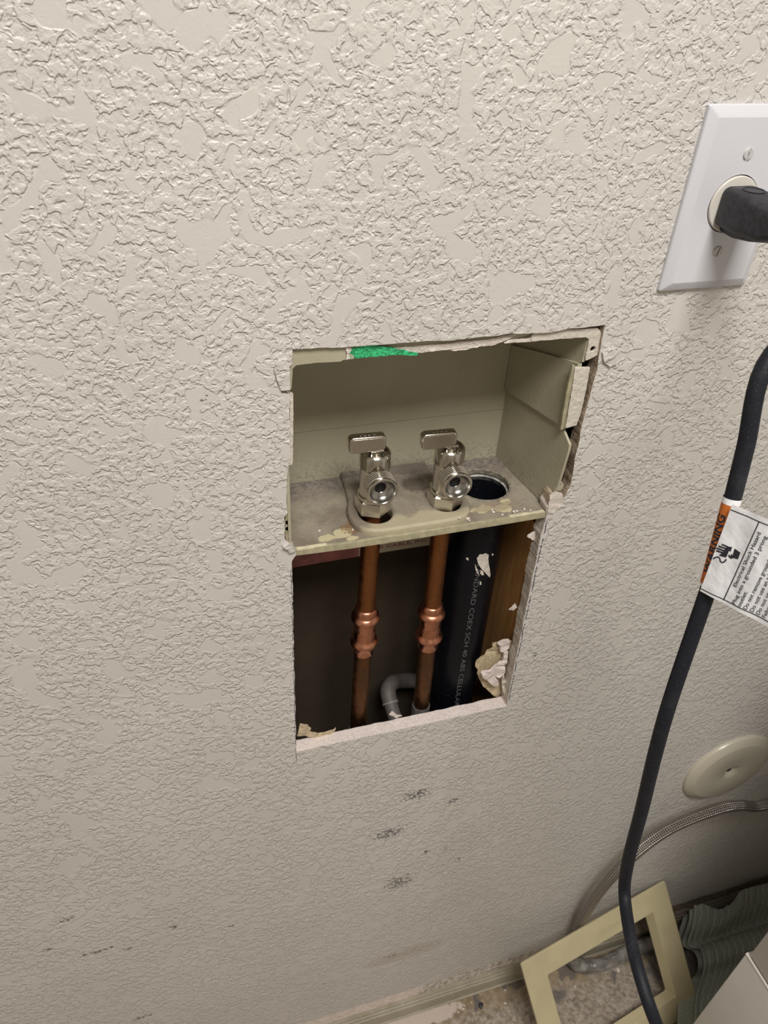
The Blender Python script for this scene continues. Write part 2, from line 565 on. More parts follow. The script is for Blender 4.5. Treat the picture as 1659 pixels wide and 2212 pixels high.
def make_floor():
    n = NT('worn_floor')
    sep = n.node('ShaderNodeSeparateXYZ', {0: n.pos})
    spk = n.ramp(n.math('ADD', n.math('MULTIPLY', n.noise(150, 6, .74, .4), .75), n.math('MULTIPLY', n.noise(38, 4, .7), .25)), .38, .62)
    c = n.mix(spk, (.20, .16, .12), (.43, .375, .315))
    och = n.ramp(n.math('ADD', n.math('MULTIPLY', sep.outputs[1], 9.0), n.noise(30, 4, .65)), -.02, .35)
    c = n.mix(n.math('MULTIPLY', och, .75), c, n.mix(n.ramp(n.noise(70, 4), .35, .65), (.20, .125, .055), (.31, .24, .14)))
    blue = n.ramp(n.noise(24, 3, .55, .4), .60, .64)
    blue = n.math('MULTIPLY', blue, n.ramp(sep.outputs[1], -.12, -.05))
    c = n.mix(n.math('MULTIPLY', blue, .85), c, (.115, .105, .105))
    dx = n.math('MULTIPLY', n.math('SUBTRACT', sep.outputs[0], -.105), 1 / .10)
    dy = n.math('MULTIPLY', n.math('SUBTRACT', sep.outputs[1], -.022), 1 / .016)
    d = n.math('SUBTRACT', 1.0, n.math('ADD', n.math('MULTIPLY', dx, dx), n.math('MULTIPLY', dy, dy)))
    pl = n.ramp(n.math('ADD', d, n.math('MULTIPLY', n.math('SUBTRACT', n.noise(70, 4), .5), 1.6)), .1, .3)
    c = n.mix(n.math('MULTIPLY', pl, .85), c, (.60, .51, .46))
    for px, py, r in ((1207, 2150, 11), (1226, 2096, 16), (1258, 2088, 14), (1115, 2118, 14), (1480, 2075, 60)):
        p = on_z(px, py, ZF)
        dx = n.math('MULTIPLY', n.math('SUBTRACT', sep.outputs[0], p[0] / 1000), 1000.0 / r / 1.3)
        dy = n.math('MULTIPLY', n.math('SUBTRACT', sep.outputs[1], p[1] / 1000), 1000.0 / r)
        d = n.math('SUBTRACT', 1.0, n.math('ADD', n.math('MULTIPLY', dx, dx), n.math('MULTIPLY', dy, dy)))
        m = n.ramp(n.math('ADD', d, n.math('MULTIPLY', n.math('SUBTRACT', n.noise(75, 5, .65), .5), 3.4)), .1, .5)
        c = n.mix(n.math('MULTIPLY', m, .75), c, (.10, .09, .088))
    return n.set(c, .7, 0, n.bump(n.noise(260, 4), .0004))


M['floor'] = make_floor()


def make_baseboard_mat():
    n = NT('baseboard_paint')
    sep = n.node('ShaderNodeSeparateXYZ', {0: n.pos})
    c = n.mix(n.ramp(n.noise(26, 4), .3, .7), (.30, .27, .20), (.38, .345, .27))
    c = n.mix(n.math('MULTIPLY', n.ramp(n.noise(160, 4, .7), .58, .7), .6), c, (.56, .50, .44))
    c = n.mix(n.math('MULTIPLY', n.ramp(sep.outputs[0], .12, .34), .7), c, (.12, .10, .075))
    return n.set(c, .55, 0, n.bump(n.noise(180, 4), .0005))


M['baseboard'] = make_baseboard_mat()


def make_towel():
    n = NT('waffle_cotton')
    uv = n.tc.outputs['UV']
    sep = n.node('ShaderNodeSeparateXYZ', {0: uv})
    wob = n.math('MULTIPLY', n.noise(60, 2), .010)
    a = n.math('SINE', n.math('MULTIPLY', n.math('ADD', sep.outputs[0], wob), 2 * math.pi / .0125))
    b = n.math('SINE', n.math('MULTIPLY', sep.outputs[1], 2 * math.pi / .004))
    h = n.math('ADD', n.ramp(a, .2, 1.0), n.math('MULTIPLY', b, .12))
    h = n.math('ADD', h, n.math('MULTIPLY', n.noise(900, 2), .5))
    c = n.mix(n.ramp(h, .1, 1.4), (.30, .325, .285), (.41, .435, .385))
    return n.set(c, .95, 0, n.bump(h, .0012), .1)


M['towel'] = make_towel()
M['hem'] = plain('towel_hem', (.36, .39, .34), .95, var=.18, vs=500, bump=.0006, bs=1000, spec=.1)
M['washer'] = plain('washer_enamel', (.60, .575, .545), .35, var=.02, vs=30)
M['washer_edge'] = plain('washer_edge', (.70, .66, .62), .35)
M['room'] = plain('room_paint', (.58, .55, .50), .6)
M['ceiling'] = plain('ceiling_paint', (.78, .77, .74), .7)
M['chip'] = plain('dark_chip', (.03, .03, .035), .6)
M['fixture'] = plain('fixture_white', (.75, .75, .73), .4)


def structure(bm, name, mats, parent=None, **k):
    o = finish(bm, name, mats, parent, **k)
    if not parent: o['kind'] = 'structure'
    return o


# ------------------------------------------------------------------ room shell
RX0, RX1, RY0, RZ1 = -2000.0, 1250.0, -2300.0, 2440.0 + ZF
bm = bmesh.new(); box(bm, (RX0, RY0, ZF - 20), (RX1, 102, ZF)); structure(bm, 'floor', M['floor'])
bm = bmesh.new(); box(bm, (RX0, RY0, RZ1), (RX1, 115, RZ1 + 20)); structure(bm, 'ceiling', M['ceiling'])
bm = bmesh.new(); box(bm, (RX0 - 20, RY0, ZF), (RX0, 115, RZ1)); structure(bm, 'wall_left', M['room'])
bm = bmesh.new(); box(bm, (RX1, RY0, ZF), (RX1 + 20, 115, RZ1)); structure(bm, 'wall_right', M['room'])
bm = bmesh.new(); box(bm, (RX0, RY0 - 20, ZF), (RX1, RY0, RZ1)); structure(bm, 'wall_front', M['room'])
bm = bmesh.new(); box(bm, (RX0, 102, ZF), (RX1, 115, RZ1)); structure(bm, 'wall_rear', M['cavity'])

# drywall with the sawn and torn opening
edge_pts = [(-252, -20.5), (-217, -22), (-188, -22.5), (-150, -23.5), (-110, -23), (-75, -24.5), (-52, -22.5), (-34.2, -23),
            (-31.8, -57), (-33, -95), (-32.2, -128), (-30.8, -160), (-34, -173), (-39, -168), (-45.5, -166), (-47.5, -178), (-46, -188), (-47.3, -206),
            (-46.3, -256), (-45, -330), (-44, -400), (-42.8, -430),
            (-120, -429.5), (-200, -428.5), (-257.5, -427.5),
            (-257.2, -330), (-256.2, -192), (-252.5, -186), (-256, -178), (-260.6, -174), (-261, -150), (-258.6, -146), (-258.5, -118), (-255, -98),
            (-254.5, -52), (-259.5, -50.5), (-260, -47), (-254.5, -42), (-256, -34), (-252.5, -30)]
def wander(x, z, k): return 1.5 * noise.noise((x * .07, z * .07, k)) + .5 * noise.noise((x * .3, z * .3, k))
hole = [(x + .5 * wander(x, z, 2), z + .5 * wander(x, z, 5)) for x, z in jag(edge_pts, 2.6, .16)]
hole_back = [(x + wander(x, z, 1), z + wander(x, z, 9)) for x, z in hole]
bm = bmesh.new()
outer = [(RX0, ZF), (RX1, ZF), (RX1, RZ1), (RX0, RZ1)]
fr = [bm.verts.new((x, 0, z)) for x, z in hole]
md = [bm.verts.new((x + .3 * wander(x, z, 4), 1.0, z + .3 * wander(x, z, 6))) for x, z in hole]
bk = [bm.verts.new((x, 12.7, z)) for x, z in hole_back]
of = [bm.verts.new((x, 0, z)) for x, z in outer]; obk = [bm.verts.new((x, 12.7, z)) for x, z in outer]
n = len(hole)
for i in range(n):
    j = (i + 1) % n
    x, z = hole[i]
    mi = 1
    if x > -60 and z > -175: mi = 2
    elif x > -60 and z < -185 and z > -425: mi = 3
    bm.faces.new((fr[i], fr[j], md[j], md[i])).material_index = 1 if mi != 2 else 2
    bm.faces.new((md[i], md[j], bk[j], bk[i])).material_index = mi
for ring, o4, mi in ((fr, of, 0), (bk, obk, 4)):
    es = [bm.edges.get((ring[i], ring[(i + 1) % n])) or bm.edges.new((ring[i], ring[(i + 1) % n])) for i in range(n)]
    es += [bm.edges.new((o4[i], o4[(i + 1) % 4])) for i in range(4)]
    for g in bmesh.ops.triangle_fill(bm, use_beauty=True, edges=es)['geom']:
        if isinstance(g, bmesh.types.BMFace): g.material_index = mi
wall = structure(bm, 'wall_back', [M['wall'], M['gypsum'], M['old_paper'], M['grey_paper'], M['cavity']], smooth=False)


def sheet(name, pts, y, thick, mat, parent, wob=0.0, bend=None, label=None, jg=None):
    """thin torn piece: outline in wall (x, z) at depth y, bulging by wob"""
    bm = bmesh.new()
    p2 = jag(pts, *(jg or (1.6, .25)))
    fn = lambda u, v, w: (u, w + (bend(u, v) if bend else 0) + wob * noise.noise((u * .18, v * .18, 3.1)), v)
    prism(bm, p2, [], fn, y + thick, y)
    o = finish(bm, name, mat, parent, angle=50)
    if label: o['label'] = label
    return o


PX = lambda pts, y: [(on_y(a, b, y)[0], on_y(a, b, y)[2]) for a, b in pts]
# torn facing and loose flakes of the wall itself
sheet('torn_paper', PX([(838, 752), (900, 748), (1000, 738), (1060, 732), (1114, 721), (1117, 724), (1085, 738), (1062, 746), (1040, 748), (1000, 757), (950, 757), (900, 763), (862, 763)], 4), 4, 1.2, M['plaster'], wall, 1.2, label='white strip of torn facing paper along the top of the cut')
sheet('green_paper', PX([(750, 748), (765, 746), (800, 745), (838, 750), (880, 758), (905, 764), (900, 769), (850, 766), (800, 772), (754, 774)], 2.4), 2.4, .6, M['green'], wall, 1.5, label='torn scrap of bright green paper at the top of the cut')
sheet('green_paper', PX([(745, 750), (757, 747), (760, 757), (753, 765), (757, 775), (748, 777), (750, 764)], 1.6), 1.6, .6, M['plaster'], wall, .8, label='curled white edge of the green paper')
for pts, y in (([(1303, 764), (1312, 755), (1334, 754), (1331, 770), (1335, 788), (1318, 793), (1305, 783)], -2.2), ([(592, 800), (597, 782), (622, 776), (626, 800), (627, 842), (608, 845), (600, 825)], -1.6),
               ([(1188, 1072), (1200, 1063), (1214, 1066), (1218, 1080), (1214, 1092), (1196, 1108), (1183, 1110)], -1.2),
               ([(612, 1183), (624, 1176), (630, 1180), (640, 1189), (632, 1195), (626, 1196), (622, 1190)], -3.0)):
    sheet('plaster_flake', PX(pts, y), y, max(1.2, -y), M['wall'] if pts[0][0] != 1188 else M['plaster'], wall, .9)
# brown backing paper torn loose at the lower right corner, gypsum still stuck to it
back = PX([(1112, 1380), (1097, 1388), (1083, 1392), (1066, 1394), (1068, 1402), (1057, 1412), (1050, 1422), (1037, 1434), (1031, 1449), (1037, 1456), (1036, 1464), (1040, 1476), (1046, 1488), (1056, 1495), (1066, 1503), (1076, 1508), (1090, 1511), (1104, 1512), (1112, 1480), (1116, 1430)], 15)
sheet('torn_backing_paper', back, 15, .6, M['brown_paper'], wall, 2.0, bend=lambda u, v: max(0, (-48 - u)) * .25, label='brown backing paper torn loose at the lower right corner')
for pts, y in (([(1078, 1394), (1090, 1384), (1102, 1386), (1100, 1400), (1092, 1404), (1086, 1410), (1080, 1406), (1083, 1398)], 11),
               ([(1041, 1457), (1060, 1450), (1078, 1434), (1090, 1430), (1092, 1450), (1088, 1464), (1072, 1462), (1058, 1456), (1070, 1462), (1076, 1470), (1078, 1482), (1066, 1482), (1054, 1472), (1044, 1466)], 10),
               ([(1090, 1412), (1098, 1410), (1095, 1432), (1086, 1432)], 11),
               ([(1086, 1462), (1094, 1472), (1098, 1486), (1094, 1500), (1086, 1494), (1084, 1478)], 9),
               ([(1088, 1496), (1102, 1480), (1103, 1500), (1094, 1518), (1092, 1508)], 6)):
    sheet('gypsum_chunk', PX(pts, y), y, 3.0, M['gypsum'] if y > 9 else M['grey_paper'], wall, 2.0)
for pts, y in (([(642, 1590), (648, 1564), (664, 1566), (672, 1574), (668, 1580), (690, 1585), (716, 1580), (726, 1573), (718, 1586), (708, 1592), (680, 1594), (660, 1590)], 11),
               ([(1100, 1318), (1114, 1304), (1117, 1311), (1108, 1320)], 12.5), ([(1140, 1160), (1150, 1152), (1166, 1144), (1168, 1160), (1154, 1168)], 9), ([(840, 1543), (848, 1538), (858, 1545), (868, 1546), (858, 1552)], 12)):
    sheet('torn_paper', PX(pts, y), y, 1.0, M['brown_paper'] if pts[0][0] == 642 else M['plaster'], wall, 1.5)
# pen line around the cut
for x0, x1, za, zb, wd, gap in ((-44.9, -42.2, -192, -424, .7, .22), (-257.0, -258.2, -198, -424, .4, .15)):
    bm = bmesh.new(); z = za; pen = random.Random(int(-x0))
    while z > zb:
        ln = pen.uniform(5, 26); pts = []
        k = max(2, int(ln / 1.4)); L, Rr = [], []
        for i in range(k + 1):
            zz = z - ln * i / k; f = (zz - za) / (zb - za)
            xc = x0 + (x1 - x0) * f + pen.uniform(-.22, .22) + .5 * wander(zz, x0, 3)
            w2 = wd * pen.uniform(.25, .75) * (.3 if i in (0, k) else 1)
            L.append(bm.verts.new((xc - w2, -.12, zz))); Rr.append(bm.verts.new((xc + w2, -.12, zz)))
        for i in range(k): bm.faces.new((L[i], Rr[i], Rr[i + 1], L[i + 1]))
        z -= ln + (pen.uniform(.5, 5) if pen.random() < .7 else 0)
    o = finish(bm, 'pen_line', M['ink'], wall, smooth=False); o['kind'] = 'stuff'

# studs behind the drywall
bm = bmesh.new(); box(bm, (-41, 12.8, ZF), (-3, 101.5, -213)); box(bm, (-41, 75, -213), (-3, 101.5, RZ1 - 1)); stud = finish(bm, 'wall_stud', M['wood'], smooth=False)  # upper length set far back, a shape chosen to darken the gap beside the box
tag(stud, 'orange-brown timber stud inside the wall, right of the black drain pipe', 'stud')
bm = bmesh.new(); box(bm, (-448, 12.8, ZF), (-410, 101.5, RZ1 - 1)); structure(bm, 'left_stud_1', M['wood'], smooth=False)  # unseen left stud, added to close the cavity against light leaks

# baseboard with ridged profile
prof = [(0, 37), (-3, 37.5), (-4.2, 36), (-4.6, 33), (-6.4, 32.4), (-7.2, 30.6), (-7.4, 28), (-9.0, 27.2), (-9.6, 25), (-10.5, 12), (-11.5, 3.5), (-13.2, 2.2), (-13.4, 0), (0, 0)]
bm = bmesh.new()
loft(bm, [[(x, y * 1.15 - .05, ZF + z * .80 + .02) for y, z in prof] for x in (RX0 + .1, -600, 0, 600, RX1 - .1)])
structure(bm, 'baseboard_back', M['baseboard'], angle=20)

# ceiling light with the lamp behind its diffuser
cl = empty('ceiling_light', (LIGHT_XY[0] * 1000, LIGHT_XY[1] * 1000, RZ1), 'white rectangular ceiling light above the laundry wall', 'ceiling light')
bm = bmesh.new()
lx, ly = LIGHT_XY[0] * 1000, LIGHT_XY[1] * 1000
prism(bm, [(lx - 325, ly - 315), (lx + 325, ly - 315), (lx + 325, ly + 315), (lx - 325, ly + 315)], [[(lx - 306, ly - 296), (lx + 306, ly - 296), (lx + 306, ly + 296), (lx - 306, ly + 296)]], XY, RZ1, RZ1 - 66)
finish(bm, 'frame', M['fixture'], cl, smooth=False)

# ------------------------------------------------------------------ recessed washer outlet box
bx = empty('outlet_box', (-150, 45, -184), 'aged cream plastic washer outlet box recessed in the wall cutout', 'outlet box')
SZ = -184.0
bm = bmesh.new()
box(bm, (-255, 87, -135.6), (-51, 89.5, -30), .15)
box(bm, (-255, 87, SZ - 2), (-51, 89.5, -135.9), .15)
finish(bm, 'back_panel', M['box'], bx, smooth=False)
bm = bmesh.new()   # right side, flared towards the front
fx = lambda y: -54 + (87 - y) * .138
sp = [(y, z, fx(y)) for y, z in ((87, SZ - 1), (87, -30), (4.4, -31), (4.4, -52), (8.5, -54), (8.5, -110.5), (-2.0, -118), (-2.2, -124), (.4, -157), (4.2, SZ - 1))]
a = [bm.verts.new((x, y, z)) for y, z, x in sp]; b = [bm.verts.new((x + 2.0, y, z)) for y, z, x in sp]
bm.faces.new(a); bm.faces.new(b[::-1])
for i in range(len(sp)): bm.faces.new((a[i], a[(i + 1) % len(sp)], b[(i + 1) % len(sp)], b[i]))
bm.normal_update()
bmesh.ops.triangulate(bm, faces=[f for f in bm.faces if len(f.verts) > 4], ngon_method='EAR_CLIP')
finish(bm, 'side_panel', M['box'], bx, smooth=False)
bm = bmesh.new()   # left side
prism(bm, [(87, SZ - 1), (87, -30), (6, -31), (4, SZ - 1)], [], YZ, -257.5, -255.3)
finish(bm, 'side_panel', M['box'], bx, smooth=False)
bm = bmesh.new(); box(bm, (-256, 9, -31), (-47, 88, -28.8)); finish(bm, 'top_panel', M['box'], bx, smooth=False)
# raised bracket pad on the right side wall
bm = bmesh.new()
pad = [(4.5, -53), (46, -64), (86, -76), (86, -116), (4.5, -106.5)]
a = [bm.verts.new((fx(y) - 2.6, y, z)) for y, z in pad]; b = [bm.verts.new((fx(y) + .5, y, z)) for y, z in pad]
bm.faces.new(a); bm.faces.new(b[::-1])
for i in range(len(pad)): bm.faces.new((a[i], a[(i + 1) % 5], b[(i + 1) % 5], b[i]))
finish(bm, 'bracket_pad', M['box'], bx, smooth=False)
# paint-spattered mounting flanges
def flange(name, px, y, mat, holes=(), th=1.8, label=None, jg=(2.5, .18)):
    bm = bmesh.new()
    hs = [[(on_y(a, b, y)[0] + r * math.cos(t * .5236), on_y(a, b, y)[2] + r * math.sin(t * .5236)) for t in range(12)] for a, b, r in holes]
    prism(bm, jag(PX(px, y), *jg), hs, XZ, y + th, y, .35)
    o = finish(bm, name, mat, bx, angle=50)
    if label: o['label'] = label
flange('flange', [(1146, 734), (1153, 718), (1215, 712), (1265, 710), (1292, 708), (1300, 722), (1298, 745), (1294, 760), (1290, 768), (1266, 780), (1265, 772), (1271, 745), (1272, 733), (1266, 729), (1225, 732), (1185, 735), (1150, 738)], 2.4, M['white_paint'], [(1281, 754, 2.0)], label='white painted top right flange with a screw hole')
flange('flange', [(620, 772), (632, 756), (700, 748), (765, 742), (765, 776), (742, 778), (736, 782), (690, 784), (660, 787), (640, 790), (633, 797), (630, 840), (620, 840)], 2.6, M['box'], label='bare cream top left flange')
flange('flange', [(740, 760), (760, 744), (900, 734), (1160, 706), (1158, 720), (1080, 742), (1060, 744), (900, 758), (780, 770)], 5.0, M['box'])
flange('flange', [(1090, 742), (1100, 736), (1160, 730), (1160, 738), (1110, 741)], 2.9, M['white_paint'])
flange('side_flange', [(1243, 794), (1275, 795), (1272, 815), (1265, 850), (1256, 890), (1246, 919), (1222, 926), (1226, 900), (1233, 860)], 3.2, M['white_paint'], th=2.2, label='white painted strip flange on the right side of the box')
flange('side_flange', [(1237, 789), (1242, 790), (1236, 830), (1226, 885), (1217, 928), (1211, 930), (1220, 870), (1230, 820)], 3.8, M['lip'], th=2.0)
flange('side_flange', [(626, 848), (634, 852), (634, 900), (633, 1000), (630, 1006), (622, 1004), (625, 950), (626, 900)], 3.0, M['white_paint'], th=2.0)
flange('side_flange', [(618, 1050), (624, 1045), (626, 1110), (628, 1185), (620, 1184), (615, 1150)], 5.0, M['lip'], th=2.0)
bm = bmesh.new()
ear = [on_y(a, b, 2)[::2] for a, b in [(1197, 1062), (1206, 1036), (1213, 1040), (1218, 1047), (1216, 1055), (1211, 1060), (1203, 1061)]]
prism(bm, ear, [circle(*on_y(1208, 1048, 2)[::2], 1.5, 10)], XZ, 4, 2, .3); finish(bm, 'screw_ear', M['box'], bx)
bm = bmesh.new()
ear = [on_y(a, b, 5)[::2] for a, b in [(624, 1118), (620, 1124), (613, 1126), (611, 1134), (613, 1143), (622, 1148), (626, 1148)]]
prism(bm, ear, [circle(*on_y(617, 1136, 5)[::2], 1.3, 10)], XZ, 7, 5, .3); finish(bm, 'screw_ear', M['box'], bx)
# shelf
PLX, PRX, PY = -186.0, -126.0, 28.0       # copper pipe axes
DX, DY = -82.0, 49.0                      # drain
bm = bmesh.new()
sh_out = jag([(-256, 4.5), (-210, 2.6), (-150, 2.2), (-90, 2.6), (-43.4, 3.2), (-53.8, 87), (-256, 87)], 4, .12)
prism(bm, sh_out, [circle(DX, DY, 22.3, 48), circle(PLX + 2, PY - 2, 14.0, 32), circle(PRX + 1, PY - 1, 14.0, 32)], XY, SZ - 3, SZ)
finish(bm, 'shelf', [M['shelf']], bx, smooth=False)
bm = bmesh.new()   # front lip, chipped bright edge
prism(bm, [(-256, 2.5), (-210, .6), (-150, .2), (-90, .6), (-43.4, 1.2), (-43.4, 3.6), (-90, 3.0), (-150, 2.6), (-210, 3.0), (-256, 4.9)], [], XY, SZ - 5.4, SZ + .6, .3)
finish(bm, 'shelf_lip', M['lip'], bx)
for x0, x1 in ((-252, -229), (-79, -48)):
    bm = bmesh.new(); prism(bm, jag([(x0, 1.9), (x1, 1.7), (x1, 4.4), (x0, 4.6)] if x0 < -200 else [(x0, .9), (x1, 1.3), (x1, 4.0), (x0, 3.8)], 2, .2), [], XY, SZ - .5, SZ + 1.2, .3)
    finish(bm, 'worn_edge', M['worn_edge'], bx)
bm = bmesh.new()   # raised boss around the two pipes
bo = [(-197.5, 86), (-198.5, 66), (-200.5, 48), (-203.5, 40), (-205.5, 32), (-205.5, 22), (-203, 14), (-198, 7.5), (-191, 4), (-183, 2.8), (-160, 2.8), (-140, 2.8), (-124, 3.4), (-116, 6), (-110, 11), (-106.8, 18), (-106, 26), (-106.6, 33), (-110, 40), (-115, 45.5), (-119, 54), (-121, 68), (-122, 86)]
prism(bm, bo, [circle(PLX + 2, PY - 2, 13.0, 32), circle(PRX + 1, PY - 1, 12.6, 32)], XY, SZ - .5, SZ + 6.0, 2.6)
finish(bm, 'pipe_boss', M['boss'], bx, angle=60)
bm = bmesh.new()
prism(bm, circle(-227, 54, 26.5, 48), [], XY, SZ - 1, SZ + .9, .4); finish(bm, 'knockout_disc', M['shelf'], bx)
bm = bmesh.new()
lathe(bm, [(22.0, -4), (22.0, .3), (22.8, .7), (23.6, .4), (23.9, -.3)], (DX, DY, SZ), n=48, cap=False)
finish(bm, 'drain_collar', M['rim'], bx)
bm = bmesh.new(); lathe(bm, [(20.4, -9), (20.4, -5.4), (21.2, -4.6), (22.1, -4.8), (22.1, -9)], (DX, DY, SZ), n=48, cap=False); finish(bm, 'glue_ring', M['glue'], bx)

# ------------------------------------------------------------------ plumbing in the wall
bm_specs = (('left', PLX, -189.5, -283.0, -175.0), ('right', PRX, -124.0, -293.5, -178.5))
for side, x0, x1, zc, zt in bm_specs:
    rt = empty('copper_pipe', (x0, PY, -430), 'copper water pipe with press coupling under the %s valve' % side, 'pipe', 'copper water pipes in the wall')
    ax = lambda z: x0 + (x1 - x0) * (-184 - z) / 246.0
    def seg(z0, z1, prof):
        bm = bmesh.new()
        n = 28; rings = []
        for r, z in prof: rings.append([(ax(z) + r * math.cos(2 * math.pi * i / n), PY + r * math.sin(2 * math.pi * i / n), z) for i in range(n)])
        loft(bm, rings); return bm
    finish(seg(0, 0, [(7.95, zc - 4), (7.95, zc - 1), (7.95, -230), (7.95, zt)]), 'upper_pipe', M['copper'], rt)
    finish(seg(0, 0, [(7.95, ZF + 60), (7.95, -600), (7.95, -452), (7.95, zc - 52)]), 'lower_pipe', M['tarnished'], rt)
    cz = lambda t: zc - t
    pr = [(7.9, cz(-.3)), (8.9, cz(.3)), (9.7, cz(1.4)), (9.9, cz(7.4)), (10.6, cz(8.2)), (12.0, cz(9.2)), (12.8, cz(11)), (12.8, cz(12.4)), (12.0, cz(14.2)), (10.4, cz(15.2)), (10.0, cz(18)), (9.8, cz(24)), (9.5, cz(25)), (9.5, cz(26.6)), (9.8, cz(27.4)), (10.0, cz(36)), (10.3, cz(37.4)),
          (12.0, cz(39)), (12.8, cz(40.8)), (12.8, cz(42.2)), (12.0, cz(44)), (10.5, cz(45)), (9.9, cz(46)), (9.6, cz(55.6)), (8.2, cz(56))]
    finish(seg(0, 0, pr[::-1]), 'press_coupling', M['coupling'], rt)
    zs = -451 if side == 'left' else -435
    finish(seg(0, 0, [(8.3, zs - 120), (9.2, zs - 119), (9.2, zs - 2), (8.8, zs)]), 'foam_sleeve', M['sleeve'], rt)['label'] = 'grey sleeve on the lower pipe'

# valves
def make_valve(x, dz, hx, side):
    rt = empty('shutoff_valve', (x, PY, -175.5 + dz), 'nickel washer valve with ribbed handle, %s' % side, 'valve', 'shutoff valves on the box shelf')
    z0 = -176.0 + dz
    bm = bmesh.new()
    hexa = circle(x, PY, 14.2, 6, math.radians(90 + 6))
    rings = []
    for k, z in ((.90, 0), (1, 1.2), (1, 12.4), (.9, 13.6)):
        rings.append([(x + (u - x) * k, PY + (v - PY) * k, z0 + z) for u, v in hexa])
    loft(bm, rings)
    finish(bm, 'compression_nut', M['nickel'], rt, angle=25)
    bm = bmesh.new()
    lathe(bm, [(10.0, 13), (12.3, 13.4), (12.7, 15), (12.3, 16.6), (11.4, 17.5), (11.0, 22), (11.0, 40), (11.4, 41), (12.0, 42), (12.0, 51.5), (11.5, 53.6), (10.6, 54.6), (9.6, 54.2), (8.8, 52), (2, 51.5)], (x, PY, z0), n=40)
    finish(bm, 'valve_body', M['nickel'], rt, angle=28)
    bm = bmesh.new()      # threaded hose outlet towards the room
    zc = z0 + 32.0
    pr = [(9.5, 2), (10.4, 9.4), (11.3, 9.8)]
    for k in range(5):
        h = 10.4 + k * 1.9
        pr += [(11.3, h), (12.4, h + .65), (12.4, h + .95), (11.3, h + 1.6)]
    pr += [(11.6, 20.4), (12.0, 21.0), (12.0, 22.2), (11.6, 22.8), (10.3, 23.0), (9.9, 22.6)]
    lathe(bm, pr, (x, PY, zc), 'y', 40, cap=False)
    finish(bm, 'hose_outlet', M['nickel'], rt, angle=25)
    bm = bmesh.new()
    lathe(bm, [(9.9, 22.6), (9.5, 21.8), (9.0, 20.2), (7.4, 18.2), (5.6, 17.3), (5.0, 17.1), (4.3, 16.4), (4.2, 12)], (x, PY, zc), 'y', 40, cap=False)
    lathe(bm, [(4.25, 14.8), (.01, 14.6)], (x, PY, zc), 'y', 40, mi=1, cap=False)
    finish(bm, 'outlet_bore', [M['steel'], M['black']], rt, angle=30)
    bm = bmesh.new()      # stem between bonnet and handle
    box(bm, (x - 4.5, PY - 3.6, z0 + 51), (x + 5.5, PY + 3.6, z0 + 57), .5)
    lathe(bm, [(5.6, 51), (5.6, 54.8), (4.6, 55.4)], (x + .5, PY, z0), n=20)
    finish(bm, 'valve_stem', M['nickel'], rt, angle=30)
    bm = bmesh.new()
    hz0, hz1 = z0 + 55.2, z0 + 69.2
    def hmap(u, v, w):
        c, s = math.cos(math.radians(-3)), math.sin(math.radians(-3))
        return (hx + u * c - w * s, PY + u * s + w * c, v)
    prism(bm, round_rect(-14, hz0, 14, hz1, 3.6), [], hmap, 2.6, -3.6, 1.5)
    hd = finish(bm, 'handle', M['nickel'], rt, angle=40)
    bm = bmesh.new()
    for k in range(27):
        u = -11.7 + k * .9
        tp = hz1 - 1.6 - (max(0, abs(u) - 10.6) * 1.4)
        prism(bm, [(u - .24, hz0 + 1.1), (u + .24, hz0 + 1.1), (u + .24, tp), (u - .24, tp)], [], hmap, -3.4, -4.15)
    o = finish(bm, 'grip_ribs', M['nickel'], hd, smooth=False); o['kind'] = 'stuff'
    bm = bmesh.new()
    for u0, wd in ((-5.4, .8), (-2.6, 1.4), (.6, 1.4), (4.0, 2.2)):
        prism(bm, [(u0, -.9), (u0 + wd, -.9), (u0 + wd * .6, .2), (u0 + wd, 1.0), (u0, 1.0), (u0 + wd * .3, .1)], [], lambda u, v, w: hmap(u, w, v * .8 - .3), hz1 - .2, hz1 + .35)
    o = finish(bm, 'raised_marks', M['steel'], hd, smooth=False); o['kind'] = 'stuff'
    return rt


make_valve(PLX, 0.0, PLX - 7.0, 'farther from the drain hole')
make_valve(PRX, -4.5, PRX - 10.5, 'beside the round drain hole')

# black drain pipe
dp = empty('drain_pipe', (DX, DY, -430), 'black plastic drain pipe with white moulded lettering inside the wall', 'pipe')
DR = 24.15
bm = bmesh.new()
n = 48
lathe(bm, [(20.4, -700), (20.4, -190), (20.8, -189), (DR, -189), (DR, -700)], (DX, DY, 0), n=n, cap=False)
lathe(bm, [(20.5, -420), (.01, -420)], (DX, DY, 0), n=n, cap=False)
finish(bm, 'pipe', M['abs'], dp)
def on_pipe(ang, z, r=DR + .12): return (DX + r * math.sin(ang), DY - r * math.cos(ang), z)
bm = bmesh.new()
text_shape(bm, 'STANDARD COEX SCH 40 ABS CELLULAR CORE', 232, 4.6, lambda u, v: on_pipe((v - 6.4) / DR + u * .00015, -246 - u), bold=-.012, maxe=1.6)
o = finish(bm, 'lettering', M['faint_white'], dp, smooth=False)
bm = bmesh.new()
def on_abs_px(px, py):
    p = on_y(px, py, 28); return (math.asin(max(-1, min(1, (p[0] - DX) / DR))), p[2])
